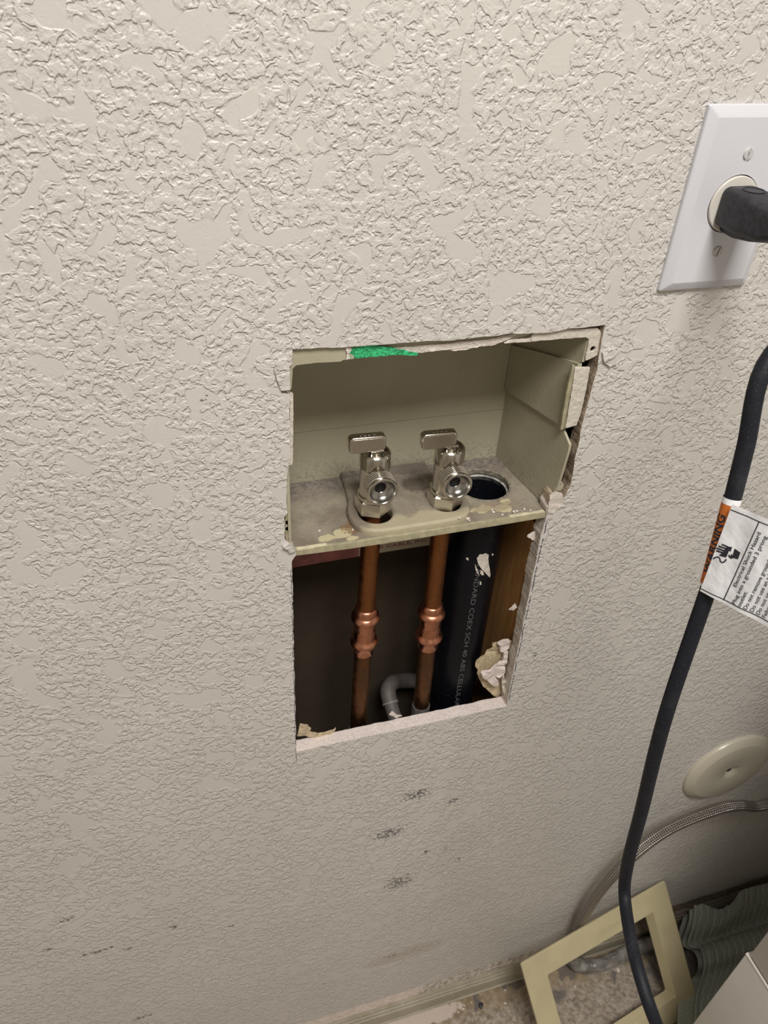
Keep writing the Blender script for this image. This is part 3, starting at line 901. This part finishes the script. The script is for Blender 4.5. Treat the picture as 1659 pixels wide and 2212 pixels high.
splash = [[(1040, 1193), (1046, 1190), (1052, 1193), (1051, 1200), (1052, 1212), (1055, 1225), (1057, 1240), (1055, 1244), (1050, 1238), (1044, 1231), (1036, 1222), (1030, 1212), (1028, 1202), (1033, 1194)],
          [(1024, 1215), (1027, 1221), (1030, 1230), (1032, 1236), (1028, 1233), (1025, 1226)], [(1035, 1226), (1040, 1228), (1042, 1236), (1038, 1237), (1034, 1233)],
          [(1033, 1251), (1036, 1251), (1036, 1257), (1033, 1257)], [(1009, 1208), (1013, 1207), (1013, 1211), (1010, 1211)], [(1060, 1193), (1063, 1193), (1063, 1196), (1060, 1196)]]
for s in splash:
    prism(bm, jag([on_abs_px(a, b) for a, b in s], 1.2, .0)[:], [], lambda u, v, w: on_pipe(u, v, w), DR - .3, DR + .75)
finish(bm, 'paint_splash', M['white_paint'], dp)['label'] = 'white paint drip on the black pipe'

# grey conduit elbow low in the cavity
ce = empty('conduit_elbow', (-142, 62, -465), 'grey plastic conduit elbow low inside the wall between the copper pipes', 'conduit')
pts = [on_y(872, 1600, 24), on_y(855, 1556, 42), on_y(843, 1518, 58), on_y(838, 1494, 68), on_y(846, 1477, 78), on_y(866, 1471, 85), on_y(925, 1470, 90)]
bm = bmesh.new(); tube(bm, catmull(pts[:4], 4), 7.4, 18); finish(bm, 'straight_pipe', M['conduit'], ce)
bm = bmesh.new(); tube(bm, catmull(pts[2:], 3), 8.4, 18); finish(bm, 'bend', M['conduit'], ce)
bm = bmesh.new(); d = (Vector(pts[3]) - Vector(pts[1])).normalized(); p0 = Vector(pts[2]); tube(bm, [p0 - d * 1.6, p0 + d * .6], 9.0, 18); finish(bm, 'collar', M['conduit_light'], ce)

# flat cable running along under the shelf
cb = empty('electrical_cable', (-180, 76, -262), 'flat cream cable with red print running under the box shelf', 'cable')
def flat(x0, x1, m, nm, y=76):
    bm = bmesh.new(); secs = []
    for k in range(13):
        x = x0 + (x1 - x0) * k / 12
        zb = -267.5 + 1.0 * math.sin((x + 250) / 60.0)
        secs.append([(x, y - 1.8, zb + 1.5), (x, y + 1.8, zb + 1.5), (x, y + 2.2, zb + 4), (x, y + 2.2, zb + 12), (x, y + 1.8, zb + 15), (x, y - 1.8, zb + 15), (x, y - 2.4, zb + 12), (x, y - 2.4, zb + 4)])
    loft(bm, secs); return finish(bm, nm, m, cb)
flat(-182, -96, M['cable_cream'], 'jacket')
flat(-300, -182, M['cable_red'], 'jacket')['label'] = 'dull red stretch of the cable'
bm = bmesh.new(); text_shape(bm, 'R CABLE, INC. 3 (UL)', 72, 3.6, lambda u, v: (-163 + u, 73.45, -259.5 + v), bold=.01); finish(bm, 'lettering', M['print_red'], cb, smooth=False)

# ------------------------------------------------------------------ wall outlet
wo = empty('wall_outlet', (35, 0, 57), 'white single round wall outlet with cover plate above the cutout', 'outlet')
bm = bmesh.new()
loft_secs = []
PW, PH = 70.0, 114.3
for ins, y in ((0, -.1), (0, -2.2), (.5, -3.0), (5.6, -6.0), (6.6, -6.3)):
    r = 1.2
    loft_secs.append([(u, y, v) for u, v in round_rect(ins, ins, PW - ins, PH - ins, r, 3)])
rings = [[bm.verts.new(p) for p in s] for s in loft_secs]
n = len(rings[0])
for a, b in zip(rings, rings[1:]):
    for i in range(n): bm.faces.new((a[i], a[(i + 1) % n], b[(i + 1) % n], b[i]))
hole_r = [bm.verts.new((u, -6.3, v)) for u, v in circle(35, 57.15, 18.1, 48)]
hole_b = [bm.verts.new((u, -2.0, v)) for u, v in circle(35, 57.15, 18.1, 48)]
for i in range(48): bm.faces.new((hole_r[i], hole_r[(i + 1) % 48], hole_b[(i + 1) % 48], hole_b[i]))
es = [bm.edges.get((rings[-1][i], rings[-1][(i + 1) % n])) for i in range(n)] + [bm.edges.get((hole_r[i], hole_r[(i + 1) % 48])) for i in range(48)]
bmesh.ops.triangle_fill(bm, use_beauty=True, edges=es)
finish(bm, 'cover_plate', M['plate'], wo, angle=12)
bm = bmesh.new()
lathe(bm, [(17.4, .5), (17.4, 6.9), (16.9, 7.6), (.01, 7.8)], (35, 0, 57.15), 'y', 48, cap=False)
finish(bm, 'receptacle', M['receptacle'], wo)
bm = bmesh.new()
lathe(bm, [(18.0, .6), (17.4, .8)], (35, 0, 57.15), 'y', 48, cap=False)
finish(bm, 'receptacle_recess', M['old_paper'], wo)
for zc, ang in ((57.15 + 30.2, 82), (57.15 - 30.2, 78)):
    bm = bmesh.new()
    t = math.radians(ang)
    for sgn in (1, -1):
        pts = []
        a0 = math.asin(.42 / 3.5)
        for k in range(13):
            a = -math.pi / 2 + a0 + (math.pi - 2 * a0) * k / 12
            pts.append((3.5 * math.cos(a) * sgn, 3.5 * math.sin(a)))
        rot = lambda u, v, w: (35 + u * math.sin(t) + v * math.cos(t), w, zc - u * math.cos(t) + v * math.sin(t))
        prism(bm, pts, [], rot, -6.0, -7.3, .4)
    lathe(bm, [(3.5, 6.2), (.01, 6.35)], (35, 0, zc), 'y', 20, mi=1, cap=False)
    finish(bm, 'screw', [M['screw'], M['chip']], wo)

# ------------------------------------------------------------------ power cord with plug and tag
pc = empty('power_cord', (35, -8, 57), 'black power cord plugged into the wall outlet, with a white warning tag', 'power cord')
bm = bmesh.new()
def plug_sec(y, w, top, bot, r, dx=0, dz=0):
    return [(35 + dx + u, y, 57 + dz + v) for u, v in round_rect(-w, bot, w, top, r, 5)]
loft(bm, [plug_sec(-8, 11.2, 11.2, -11, 3.5), plug_sec(-9.5, 12.0, 12.2, -12, 4.5), plug_sec(-18, 12.4, 12.6, -12.6, 5), plug_sec(-30, 12.2, 12.2, -12.4, 5), plug_sec(-33, 11.2, 11.0, -11.8, 5), plug_sec(-46, 10.4, 10.0, -11, 5), plug_sec(-52, 8.0, 7.6, -8.6, 4.5), plug_sec(-56, 6.6, 6.4, -6.8, 4)])
plug = finish(bm, 'plug', M['rubber'], pc, angle=40)
bm = bmesh.new()
loft(bm, [plug_sec(-8, 5.5, -10.4, -16.5, 2.5), plug_sec(-20, 5.8, -10.5, -16.8, 2.5), plug_sec(-34, 5.0, -9, -14.6, 2.5), plug_sec(-46, 3.8, -7.6, -11.4, 1.8)])
finish(bm, 'ground_ridge', M['rubber'], plug, angle=40)
bm = bmesh.new()
lathe(bm, [(7.0, -.2), (7.0, .45), (6.2, .45), (6.2, .1), (.01, .1)], (35, -21, 57 + 12.55), 'z', 28, cap=False)
finish(bm, 'oval_emblem', M['rubber'], plug)
bm = bmesh.new()
tube(bm, [Vector((35, -55, 57)), Vector((35, -66, 57)), Vector((34.6, -80, 57))], 5.4, 16)
for k in range(5):
    y0 = -58 - k * 4.2
    tube(bm, [Vector((35, y0, 57)), Vector((35, y0 - 2.2, 57))], 6.2 - k * .15, 16)
finish(bm, 'strain_relief', M['rubber'], plug)
LA, LB = Vector(on_y(1517, 1274, -184)), Vector(on_y(1567, 1083, -172))
Lu = (LB - LA).normalized()
cpts = [(34.6, -78, 57), (33, -100, 56), (18, -128, 52), (-12, -143, 46)]
cpts += [on_y(1652, 790, -152), on_y(1612, 960, -163)]
c_b = LB + Vector((6.4, 2.2, 0)) ; c_a = LA + Vector((6.0, 2.2, 0))
cpts += [tuple(c_b + Lu * 4), tuple(c_b), tuple(c_a), tuple(c_a - Lu * 6)]
cpts += [on_y(1452, 1500, -197), on_y(1416, 1625, -203), on_y(1386, 1750, -207), on_y(1357, 1860, -208), on_y(1349, 1930, -214), on_y(1363, 2030, -245), on_y(1386, 2120, -272), on_y(1419, 2215, -294), on_y(1470, 2330, -310)]
e = Vector(cpts[-1]); cpts += [tuple(e + Vector((20, -12, -130))), tuple(e + Vector((40, -20, -330)))]
cpts += [(60, -360, -1095), (90, -420, ZF + 5), (140, -520, ZF + 5)]
bm = bmesh.new(); tube(bm, catmull(cpts, 6), 4.6, 16)
finish(bm, 'cord', M['cord'], pc)
# warning tag folded round the cord
e1 = Lu.cross(Vector((0, 1, 0))).normalized(); e2 = Lu.cross(e1)
Lv = e1 * math.cos(math.radians(104)) + e2 * math.sin(math.radians(104))
Ln = Lu.cross(Lv).normalized()
if Ln.dot(Vector(CC) - LA) < 0: Ln = -Ln
def tagp(s, t, h=0.0): return LA + Lu * s + Lv * (t + .15 * s) + Ln * h
def curl(s, t): return .35 * math.sin(t * .33 + s * .06) * min(1, max(0, t) / 8)
bm = bmesh.new()
NS, NTT = 14, 30
def lab_st(i, j):
    t0 = -1.0 - 2.9 * i / NS
    return (-1.3 + 55.2 * i / NS, t0 + (60 - t0) * j / NTT)
gr = [[bm.verts.new(tagp(*lab_st(i, j), curl(*lab_st(i, j)))) for j in range(NTT + 1)] for i in range(NS + 1)]
for i in range(NS):
    for j in range(NTT): bm.faces.new((gr[i][j], gr[i + 1][j], gr[i + 1][j + 1], gr[i][j + 1]))
r = bmesh.ops.solidify(bm, geom=bm.faces[:], thickness=.1)
lab = finish(bm, 'warning_label', M['label'], pc)
lab['label'] = 'white electrical shock warning tag folded around the cord'
bm = bmesh.new()      # orange band wrapped on the cord
n = 20
cdir = (c_b - c_a).normalized(); nx = Vector((1, 0, 0)); nx = (nx - cdir * nx.dot(cdir)).normalized(); ny = cdir.cross(nx)
vw = (Vector(CC) - (c_a + c_b) / 2); vw = (vw - cdir * vw.dot(cdir)).normalized(); sd = cdir.cross(vw)
def wrap(s, ang, r=5.0):   # ang 0 faces the camera side, positive towards the left edge
    L = (c_b - c_a).length
    return c_a + cdir * s + vw * (r * math.cos(ang)) - sd * (r * math.sin(ang)) * wrap.sg
wrap.sg = 1 if sd.dot(Vector((1, 0, 0))) > 0 else -1
for (s0, s1) in ((1.6, 50.6),):
    a = [[bm.verts.new(wrap(s0 + (s1 - s0) * i / 6, -1.2 + 3.9 * k / n)) for k in range(n + 1)] for i in range(7)]
    for i in range(6):
        for k in range(n): bm.faces.new((a[i][k], a[i + 1][k], a[i + 1][k + 1], a[i][k + 1]))
bmesh.ops.solidify(bm, geom=bm.faces[:], thickness=-.12)
finish(bm, 'orange_band', M['orange'], lab)
# plain white ends of the wrap
for (s0, s1) in ((50.6, 54.0), (-.2, 1.6)):
    bm = bmesh.new()
    a = [[bm.verts.new(wrap(s0 + (s1 - s0) * i / 2, -1.2 + 3.9 * k / n)) for k in range(n + 1)] for i in range(3)]
    for i in range(2):
        for k in range(n): bm.faces.new((a[i][k], a[i + 1][k], a[i + 1][k + 1], a[i][k + 1]))
    bmesh.ops.solidify(bm, geom=bm.faces[:], thickness=-.12)
    finish(bm, 'wrap_margin', M['label'], lab)
bm = bmesh.new()
text_shape(bm, 'WARNING', 36, 4.6, lambda u, v: wrap(8.5 + u, .62 + (v - 2.0) / 5.0, 5.12), bold=.03, maxe=.9)
for a, b, c2 in (((3.0, 0), (6.2, 0), (4.6, 3.6)),):
    bm.faces.new([bm.verts.new(wrap(s, .62 + (v - 1.6) / 5.0, 5.12)) for s, v in (a, b, c2)])
H = .32
def tq(s, t): return tagp(s, t, curl(s, t) + .14)
def bar(s0, t0, s1, t1, w):
    k = max(1, int(math.hypot(s1 - s0, t1 - t0) / 2.0))
    d = Vector((s1 - s0, t1 - t0)).normalized(); px, py = -d.y * w / 2, d.x * w / 2
    for i in range(k):
        q = [(s0 + (s1 - s0) * f, t0 + (t1 - t0) * f) for f in (i / k, (i + 1) / k)]
        bm.faces.new([bm.verts.new(tq(q[0][0] - px, q[0][1] - py)), bm.verts.new(tq(q[1][0] - px, q[1][1] - py)), bm.verts.new(tq(q[1][0] + px, q[1][1] + py)), bm.verts.new(tq(q[0][0] + px, q[0][1] + py))])
bar(50.8, -3.4, 51.2, 58, .55); bar(.3, -1, 2.4, 58, .55); bar(.3, 13.4, 50.6, 13.4, .6)
lines = [(11.0, 16.9, 34.6, 'Electrical Shock Hazard'), (1.5, 20.4, 43.4, 'Plug into a grounded 3 prong'), (1.7, 23.8, 10.2, 'outlet.'), (1.9, 27.3, 41, 'Do not remove ground prong.'),
         (2.2, 30.8, 32, 'Do not use an adapter.'), (2.4, 34.3, 43, 'Do not use an extension cord.'), (2.6, 37.8, 46, 'Failure to follow these instructions')]
for s0, t0, wd, tx in lines:
    text_shape(bm, tx, wd, 2.15, lambda u, v, s0=s0, t0=t0: tq(s0 + u, t0 - v), bold=.010)
# hand struck by a bolt, with a loop of wire
def poly(pts): bm.faces.new([bm.verts.new(tq(s, t)) for s, t in pts])
def hq(px, py):
    q = (1400 + px / 6.145, 1040 + py / 6.145); d = Vector(ray(*q)); c0 = Vector(CC)
    X = c0 + d * ((LA - c0).dot(Ln) / d.dot(Ln)); s = (X - LA).dot(Lu); return (s, (X - LA).dot(Lv) - .15 * s)
for pl in ([(1145, 890), (1225, 945), (1190, 1035), (1130, 1018), (1095, 1030), (1075, 1010), (1062, 985), (1078, 970), (1100, 1000), (1098, 962), (1122, 978)],
           [(1055, 860), (1118, 872), (1092, 935), (1075, 918), (1060, 960), (1040, 1005), (990, 985), (960, 972)]):
    poly([hq(*p) for p in pl])
def stroke(pts, w):
    for (a, b) in zip(pts, pts[1:]):
        s0, t0 = hq(*a); s1, t1 = hq(*b); bar(s0, t0, s1, t1, w)
for st in ([(980, 835), (1060, 868)], [(935, 858), (1050, 895)], [(908, 885), (1045, 930)], [(905, 918), (1040, 960)], [(950, 975), (1035, 1000)]): stroke(st, .95)
stroke([(865, 1028), (900, 1005), (930, 1000), (955, 1020), (962, 1060), (990, 1078), (1020, 1062), (1040, 1030)], .8)
finish(bm, 'lettering', M['label_ink'], lab, smooth=False)

# ------------------------------------------------------------------ low on the wall and on the floor
DCX, DCZ = 310.0, -667.0
rc = empty('round_cover_plate', (DCX, 0, DCZ), 'round cream blank cover plate screwed low on the wall', 'cover plate')
bm = bmesh.new()
lathe(bm, [(63.5, 0), (63.5, 2.6), (62.6, 4.4), (60, 6.2), (53.5, 9.4), (51.5, 9.9), (14, 9.9), (10, 8.8), (6.5, 6.6), (4.2, 5.2), (3.2, 5.0)], (DCX, 0, DCZ), 'y', 64, cap=False)
finish(bm, 'cover', M['knob'], rc, angle=24)
bm = bmesh.new()
lathe(bm, [(4.4, 4.6), (4.2, 5.2), (3.4, 6.0), (.01, 6.4)], (DCX, 0, DCZ), 'y', 20, cap=False); finish(bm, 'screw', M['chip'], rc)
bm = bmesh.new()
for a0, a1, rr in ((40, 140, 15.5), (220, 320, 15.5)):
    for k in range(9):
        a = math.radians(a0 + (a1 - a0) * k / 8)
        x, z = DCX + rr * math.cos(a), DCZ + rr * math.sin(a)
        box(bm, (x - .7, -9.95, z - .8), (x + .5 + .3 * (k % 2), -9.5, z + .5 + .5 * (k % 3 > 0)))
o = finish(bm, 'raised_marks', M['knob'], rc, smooth=False); o['kind'] = 'stuff'

# braided hose looping from the right, down the wall and along the floor
hs = empty('braided_hose', (200, -30, ZF), 'braided steel washer hose curving down the wall to the floor', 'hose')
hp = [(640, -60, -690), (500, -40, -705), on_y(1659, 1737, -32), on_y(1600, 1740, -32), on_y(1550, 1748, -32), on_y(1450, 1788, -30), on_y(1370, 1846, -28), on_y(1300, 1920, -25), on_y(1258, 1985, -20), on_y(1244, 2020, -16), (166, -16, -1075), (174, -18, -1110), (192, -30, ZF + 9), (225, -34, ZF + 8)]
bm = bmesh.new(); tube(bm, catmull(hp, 5), 7.2, 18, uv=True); finish(bm, 'braided_sleeve', M['braid'], hs)
bm = bmesh.new()
wp = [(164, -17, -1060), (168, -18, -1090), (176, -22, -1115), (192, -28, ZF + 11.5), (215, -33, ZF + 12), (250, -32, ZF + 12), (290, -28, ZF + 12), (345, -26, ZF + 12)]
tube(bm, catmull(wp, 3), 10.6, 36, rf=lambda f, a, r: r * (1 + .17 * noise.noise((f * 7, math.cos(a) * 2.4, math.sin(a) * 2.4)) + .05 * noise.noise((f * 25, math.cos(a) * 5, math.sin(a) * 5))))
o = finish(bm, 'clear_wrap', M['film'], hs, angle=25); o['label'] = 'crumpled grey plastic wrap on the hose end'

# face frame leaning on the hose and the wall
FRM = Matrix(((0.98457, -0.11231, -0.13420), (0.17161, 0.76990, 0.61465), (0.03429, -0.62820, 0.77730)))
FK = 0.993
FT = Vector(CC) + (Vector((45.946, -46.538, -975.353)) - Vector(CC)) * FK
FW, FH, FB = 269.05 * FK, 209.5 * FK, 35.3 * FK
fmap = lambda u, v, w: tuple(FT + FRM @ Vector((u, w, v)))
ff = empty('face_frame', tuple(FT + FRM @ Vector((FW / 2, 0, -FH))), 'cream plastic face frame leaning against the wall behind the black cord', 'frame')
bm = bmesh.new()
prism(bm, round_rect(0, -FH, FW, 0, 3, 4), [round_rect(FB, -FH + FB, FW - FB, -FB, 3, 4)], fmap, 3.5, 0, .8)
finish(bm, 'face_panel', M['frame'], ff)
bm = bmesh.new()      # inner reveal running back from the opening
o1, o2 = round_rect(FB - 1.6, -FH + FB - 1.6, FW - FB + 1.6, -FB + 1.6, 3, 4), round_rect(FB, -FH + FB, FW - FB, -FB, 3, 4)
k2 = lambda l, d: [(FB + (u - FB) * 1 + (d if u < FW / 2 else -d), v + (d if v < -FH / 2 else -d)) for u, v in l]
la = [[bm.verts.new(fmap(u, v, w)) for u, v in l] for l, w in ((o2, .6), (k2(o2, 5), 16), (k2(o1, 5), 16), (o1, 3.4))]
nn = len(o1)
for a, b in zip(la, la[1:]):
    for i in range(nn): bm.faces.new((a[i], a[(i + 1) % nn], b[(i + 1) % nn], b[i]))
finish(bm, 'inner_reveal', M['frame'], ff)
bm = bmesh.new()      # faint moulded scribble on the top bar, too worn to read
for k in range(13):
    u0 = 133 + k * 3.6
    h = (7, 5, 8, 5, 6, 9, 5, 7, 5, 8, 6, 5, 9)[k]
    for a, b in (((0, 0), (1.2, h)), ((1.2, h), (2.4, 1.5))) if k % 2 else (((0, h * .6), (1.8, h * .8)), ((.4, 0), (.4, h * .8))):
        d = Vector((b[0] - a[0], b[1] - a[1])).normalized() * .25
        bm.faces.new([bm.verts.new(fmap(u0 + x, -24 + y, -.12)) for x, y in ((a[0] - d.y, a[1] + d.x), (b[0] - d.y, b[1] + d.x), (b[0] + d.y, b[1] - d.x), (a[0] + d.y, a[1] - d.x))])
o = finish(bm, 'worn_marks', M['frame_mark'], ff, smooth=False); o['kind'] = 'stuff'

# towel crumpled behind the washer
tw = empty('towel', (400, -70, ZF), 'grey-green waffle towel crumpled on the floor beside the white washer', 'towel')
def hem(pts): return catmull([on_z(a, b, z) for a, b, z in pts], 3)
top_px = [(1500, 1955, -1062), (1500, 1976, -1066), (1495, 2005, -1078), (1487, 2030, -1095), (1486, 2041, -1102), (1496, 2047, -1103), (1510, 2047, -1096), (1518, 2060, -1088), (1521, 2085, -1090), (1517, 2110, -1102), (1508, 2138, -1102), (1503, 2170, -1099), (1502, 2212, -1101), (1500, 2262, -1104)]
bot_px = [(1489, 1960, -1070), (1489, 1985, -1075), (1482, 2008, -1086), (1474, 2030, -1104), (1476, 2043, -1110), (1486, 2050, -1110), (1498, 2055, -1104), (1506, 2070, -1096), (1508, 2090, -1097), (1502, 2106, -1108), (1487, 2122, -1110), (1471, 2142, -1105), (1465, 2170, -1102), (1463, 2212, -1104), (1460, 2262, -1107)]
def cloth(pxs, name, mat, w, lift=0, thick=2.2, uvs=True):
    crv = hem(pxs)
    N, K = len(crv), 36
    bm = bmesh.new(); uvl = bm.loops.layers.uv.verify()
    lens = [0.0]
    for a, b in zip(crv, crv[1:]): lens.append(lens[-1] + (b - a).length)
    g = []
    for i, p in enumerate(crv):
        row = []
        for k in range(K + 1):
            s = w * k / K
            f = i / (N - 1)
            x = p.x + s
            z = p.z + lift
            y = p.y
            ff_ = min(1, s / 90.0)
            z += ff_ * (6 * math.sin(s / 42.0 + f * 5.0) * (1 - f * .5) + 4 * noise.noise((s * .016, f * 3, 2)))
            if f < .3: z -= (1 - f / .3) * 16 * max(0, math.sin(min(1, max(0, s - 15) / 75) * math.pi)); 
            if f < .3: y -= (1 - f / .3) * 14 * max(0, math.sin(min(1, max(0, s - 15) / 75) * math.pi))
            z = max(z, ZF + 2.5); y = min(y, -15)
            row.append(bm.verts.new((x, y, z)))
        g.append(row)
    for i in range(N - 1):
        for k in range(K):
            f = bm.faces.new((g[i][k], g[i + 1][k], g[i + 1][k + 1], g[i][k + 1]))
            for lp, (a, b) in zip(f.loops, ((i, k), (i + 1, k), (i + 1, k + 1), (i, k + 1))): lp[uvl].uv = (w * b / K / 1000, lens[a] / 1000)
    bmesh.ops.solidify(bm, geom=bm.faces[:], thickness=thick)
    return finish(bm, name, mat, tw, angle=70)
cloth(top_px, 'top_layer', M['towel'], 260)
cloth(bot_px, 'hem_fold', M['hem'], 70)
bm = bmesh.new()
tube(bm, hem([(a + 1, b, z + 1.2) for a, b, z in top_px]), 1.5, 8); finish(bm, 'hem_seam', M['hem'], tw)
# darker fold of the same towel lying behind
fold = [(1478, 1972, -1085), (1474, 1990, -1095), (1468, 2010, -1106), (1466, 2030, -1118), (1464, 2050, -1126)]
cloth(fold, 'back_fold', M['hem'], 45, -2)

# white washer, its side and rear corner
WX, WY = 226.0, -190.0
ws = empty('washing_machine', (WX + 330, WY - 330, ZF), 'white washing machine beside the wall, only its side and rear corner showing', 'washing machine')
zs = on_y(1608, 2068, WY)[2]
bm = bmesh.new(); box(bm, (WX, WY - 670, zs + 1.6), (WX + 660, WY, -170), 1.2); finish(bm, 'upper_panel', M['washer'], ws)
bm = bmesh.new(); box(bm, (WX - .6, WY - 670, ZF + 25), (WX + 660, WY + 4.0, zs - 1.6), 1.6); finish(bm, 'lower_panel', M['washer'], ws)
bm = bmesh.new(); box(bm, (WX + 2, WY - 668, zs - 4), (WX + 655, WY - 2, zs + 4)); finish(bm, 'seam_gap', M['chip'], ws, smooth=False)
bm = bmesh.new(); box(bm, (WX - .9, WY - 670, zs - 6.4), (WX + 3, WY + 4.2, zs - 1.5), .9); finish(bm, 'rolled_edge', M['washer_edge'], ws)
for fx_, fy_ in ((WX + 50, WY - 50), (WX + 610, WY - 50), (WX + 50, WY - 620), (WX + 610, WY - 620)):
    bm = bmesh.new(); lathe(bm, [(18, 0), (18, 8), (8, 10), (8, 26)], (fx_, fy_, ZF), n=16); finish(bm, 'foot', M['chip'], ws)

# crumbs
def crumb(name, x, y, z, r, mat, label, cat, group, seed, flat=.6):
    bm = bmesh.new()
    bmesh.ops.create_icosphere(bm, subdivisions=1, radius=r)
    rr = random.Random(seed)
    st = rr.uniform(.6, 1.7)
    a = rr.uniform(0, 3.14)
    for v in bm.verts:
        c0 = v.co * rr.uniform(.7, 1.25)
        c0.x *= st; c0.z *= flat
        v.co = Vector((c0.x * math.cos(a) - c0.y * math.sin(a), c0.x * math.sin(a) + c0.y * math.cos(a), c0.z))
    mn = min(v.co.z for v in bm.verts)
    for v in bm.verts: v.co += Vector((x, y, z - mn))
    tag(finish(bm, name, mat, None, smooth=False), label, cat, group)
fl = [(992, 2176, 1.6), (1003, 2172, 1.8), (1000, 2180, 1.5), (990, 2187, 1.7), (985, 2168, 1.2), (1091, 2140, 1.4), (1091, 2168, 1.6), (1048, 2201, 2.2), (1090, 2193, 1.1), (1018, 2166, 1.0),
      (1335, 2097, 2.6), (1241, 2132, 1.8), (1180, 2190, 1.0), (970, 2190, 1.3)]
own = {7: 'white plaster crumb on bare floor far from the others, left of the frame corner top', 10: 'largest white plaster crumb, on the floor inside the leaning frame below the grey wrap',
       11: 'white plaster crumb on the floor just inside the left bar of the leaning frame', 12: 'pale plaster speck on the floor within the leaning frame, well out from the wall',
       200: 'small white plaster crumb alone at the left front of the box shelf', 201: 'small white plaster crumb at the left foot of the raised pipe boss', 202: 'white plaster crumb resting on top of the raised pipe boss'}
own[7] = 'white elongated plaster crumb on the floor just left of the leaning frame'
own.pop(12)
for i, (a, b, r) in enumerate(fl):
    p = on_z(a, b, ZF); crumb('plaster_crumb', p[0], min(p[1], -19), ZF, r * 1.15, M['plaster'], own.get(i, 'tiny white plaster crumb on the dirty floor between baseboard and leaning frame'), 'crumb', 'plaster crumbs on the floor', i)
p = on_z(1039, 2173, ZF); crumb('paint_chip', p[0], min(p[1], -22), ZF, 4.2, M['chip'], 'dark curled paint chip on the floor among white crumbs', 'chip', None, 77, .5)
sl = [(1066, 1108, 1.5), (1063, 1103, 1.1), (1085, 1113, 1.3), (1109, 1107, 1.4), (1115, 1105, 1.0), (1132, 1101, 1.2), (1010, 1121, 1.5), (1014, 1127, 1.2), (1127, 1105, .8), (690, 1148, 1.2), (762, 1146, .9), (1146, 1103, .9), (996, 1130, 1.4)]
for i, (a, b, r) in enumerate(sl):
    z = SZ + (4.6 if (i == 12 or i == 20) else .1)
    p = on_z(a, b, z); crumb('plaster_crumb', p[0], max(p[1], 4.5), z, r, M['plaster'], own.get({9: 200, 10: 201, 12: 202}.get(i), 'tiny white plaster crumb near the right front edge of the box shelf'), 'crumb', 'plaster crumbs on the shelf', 100 + i)
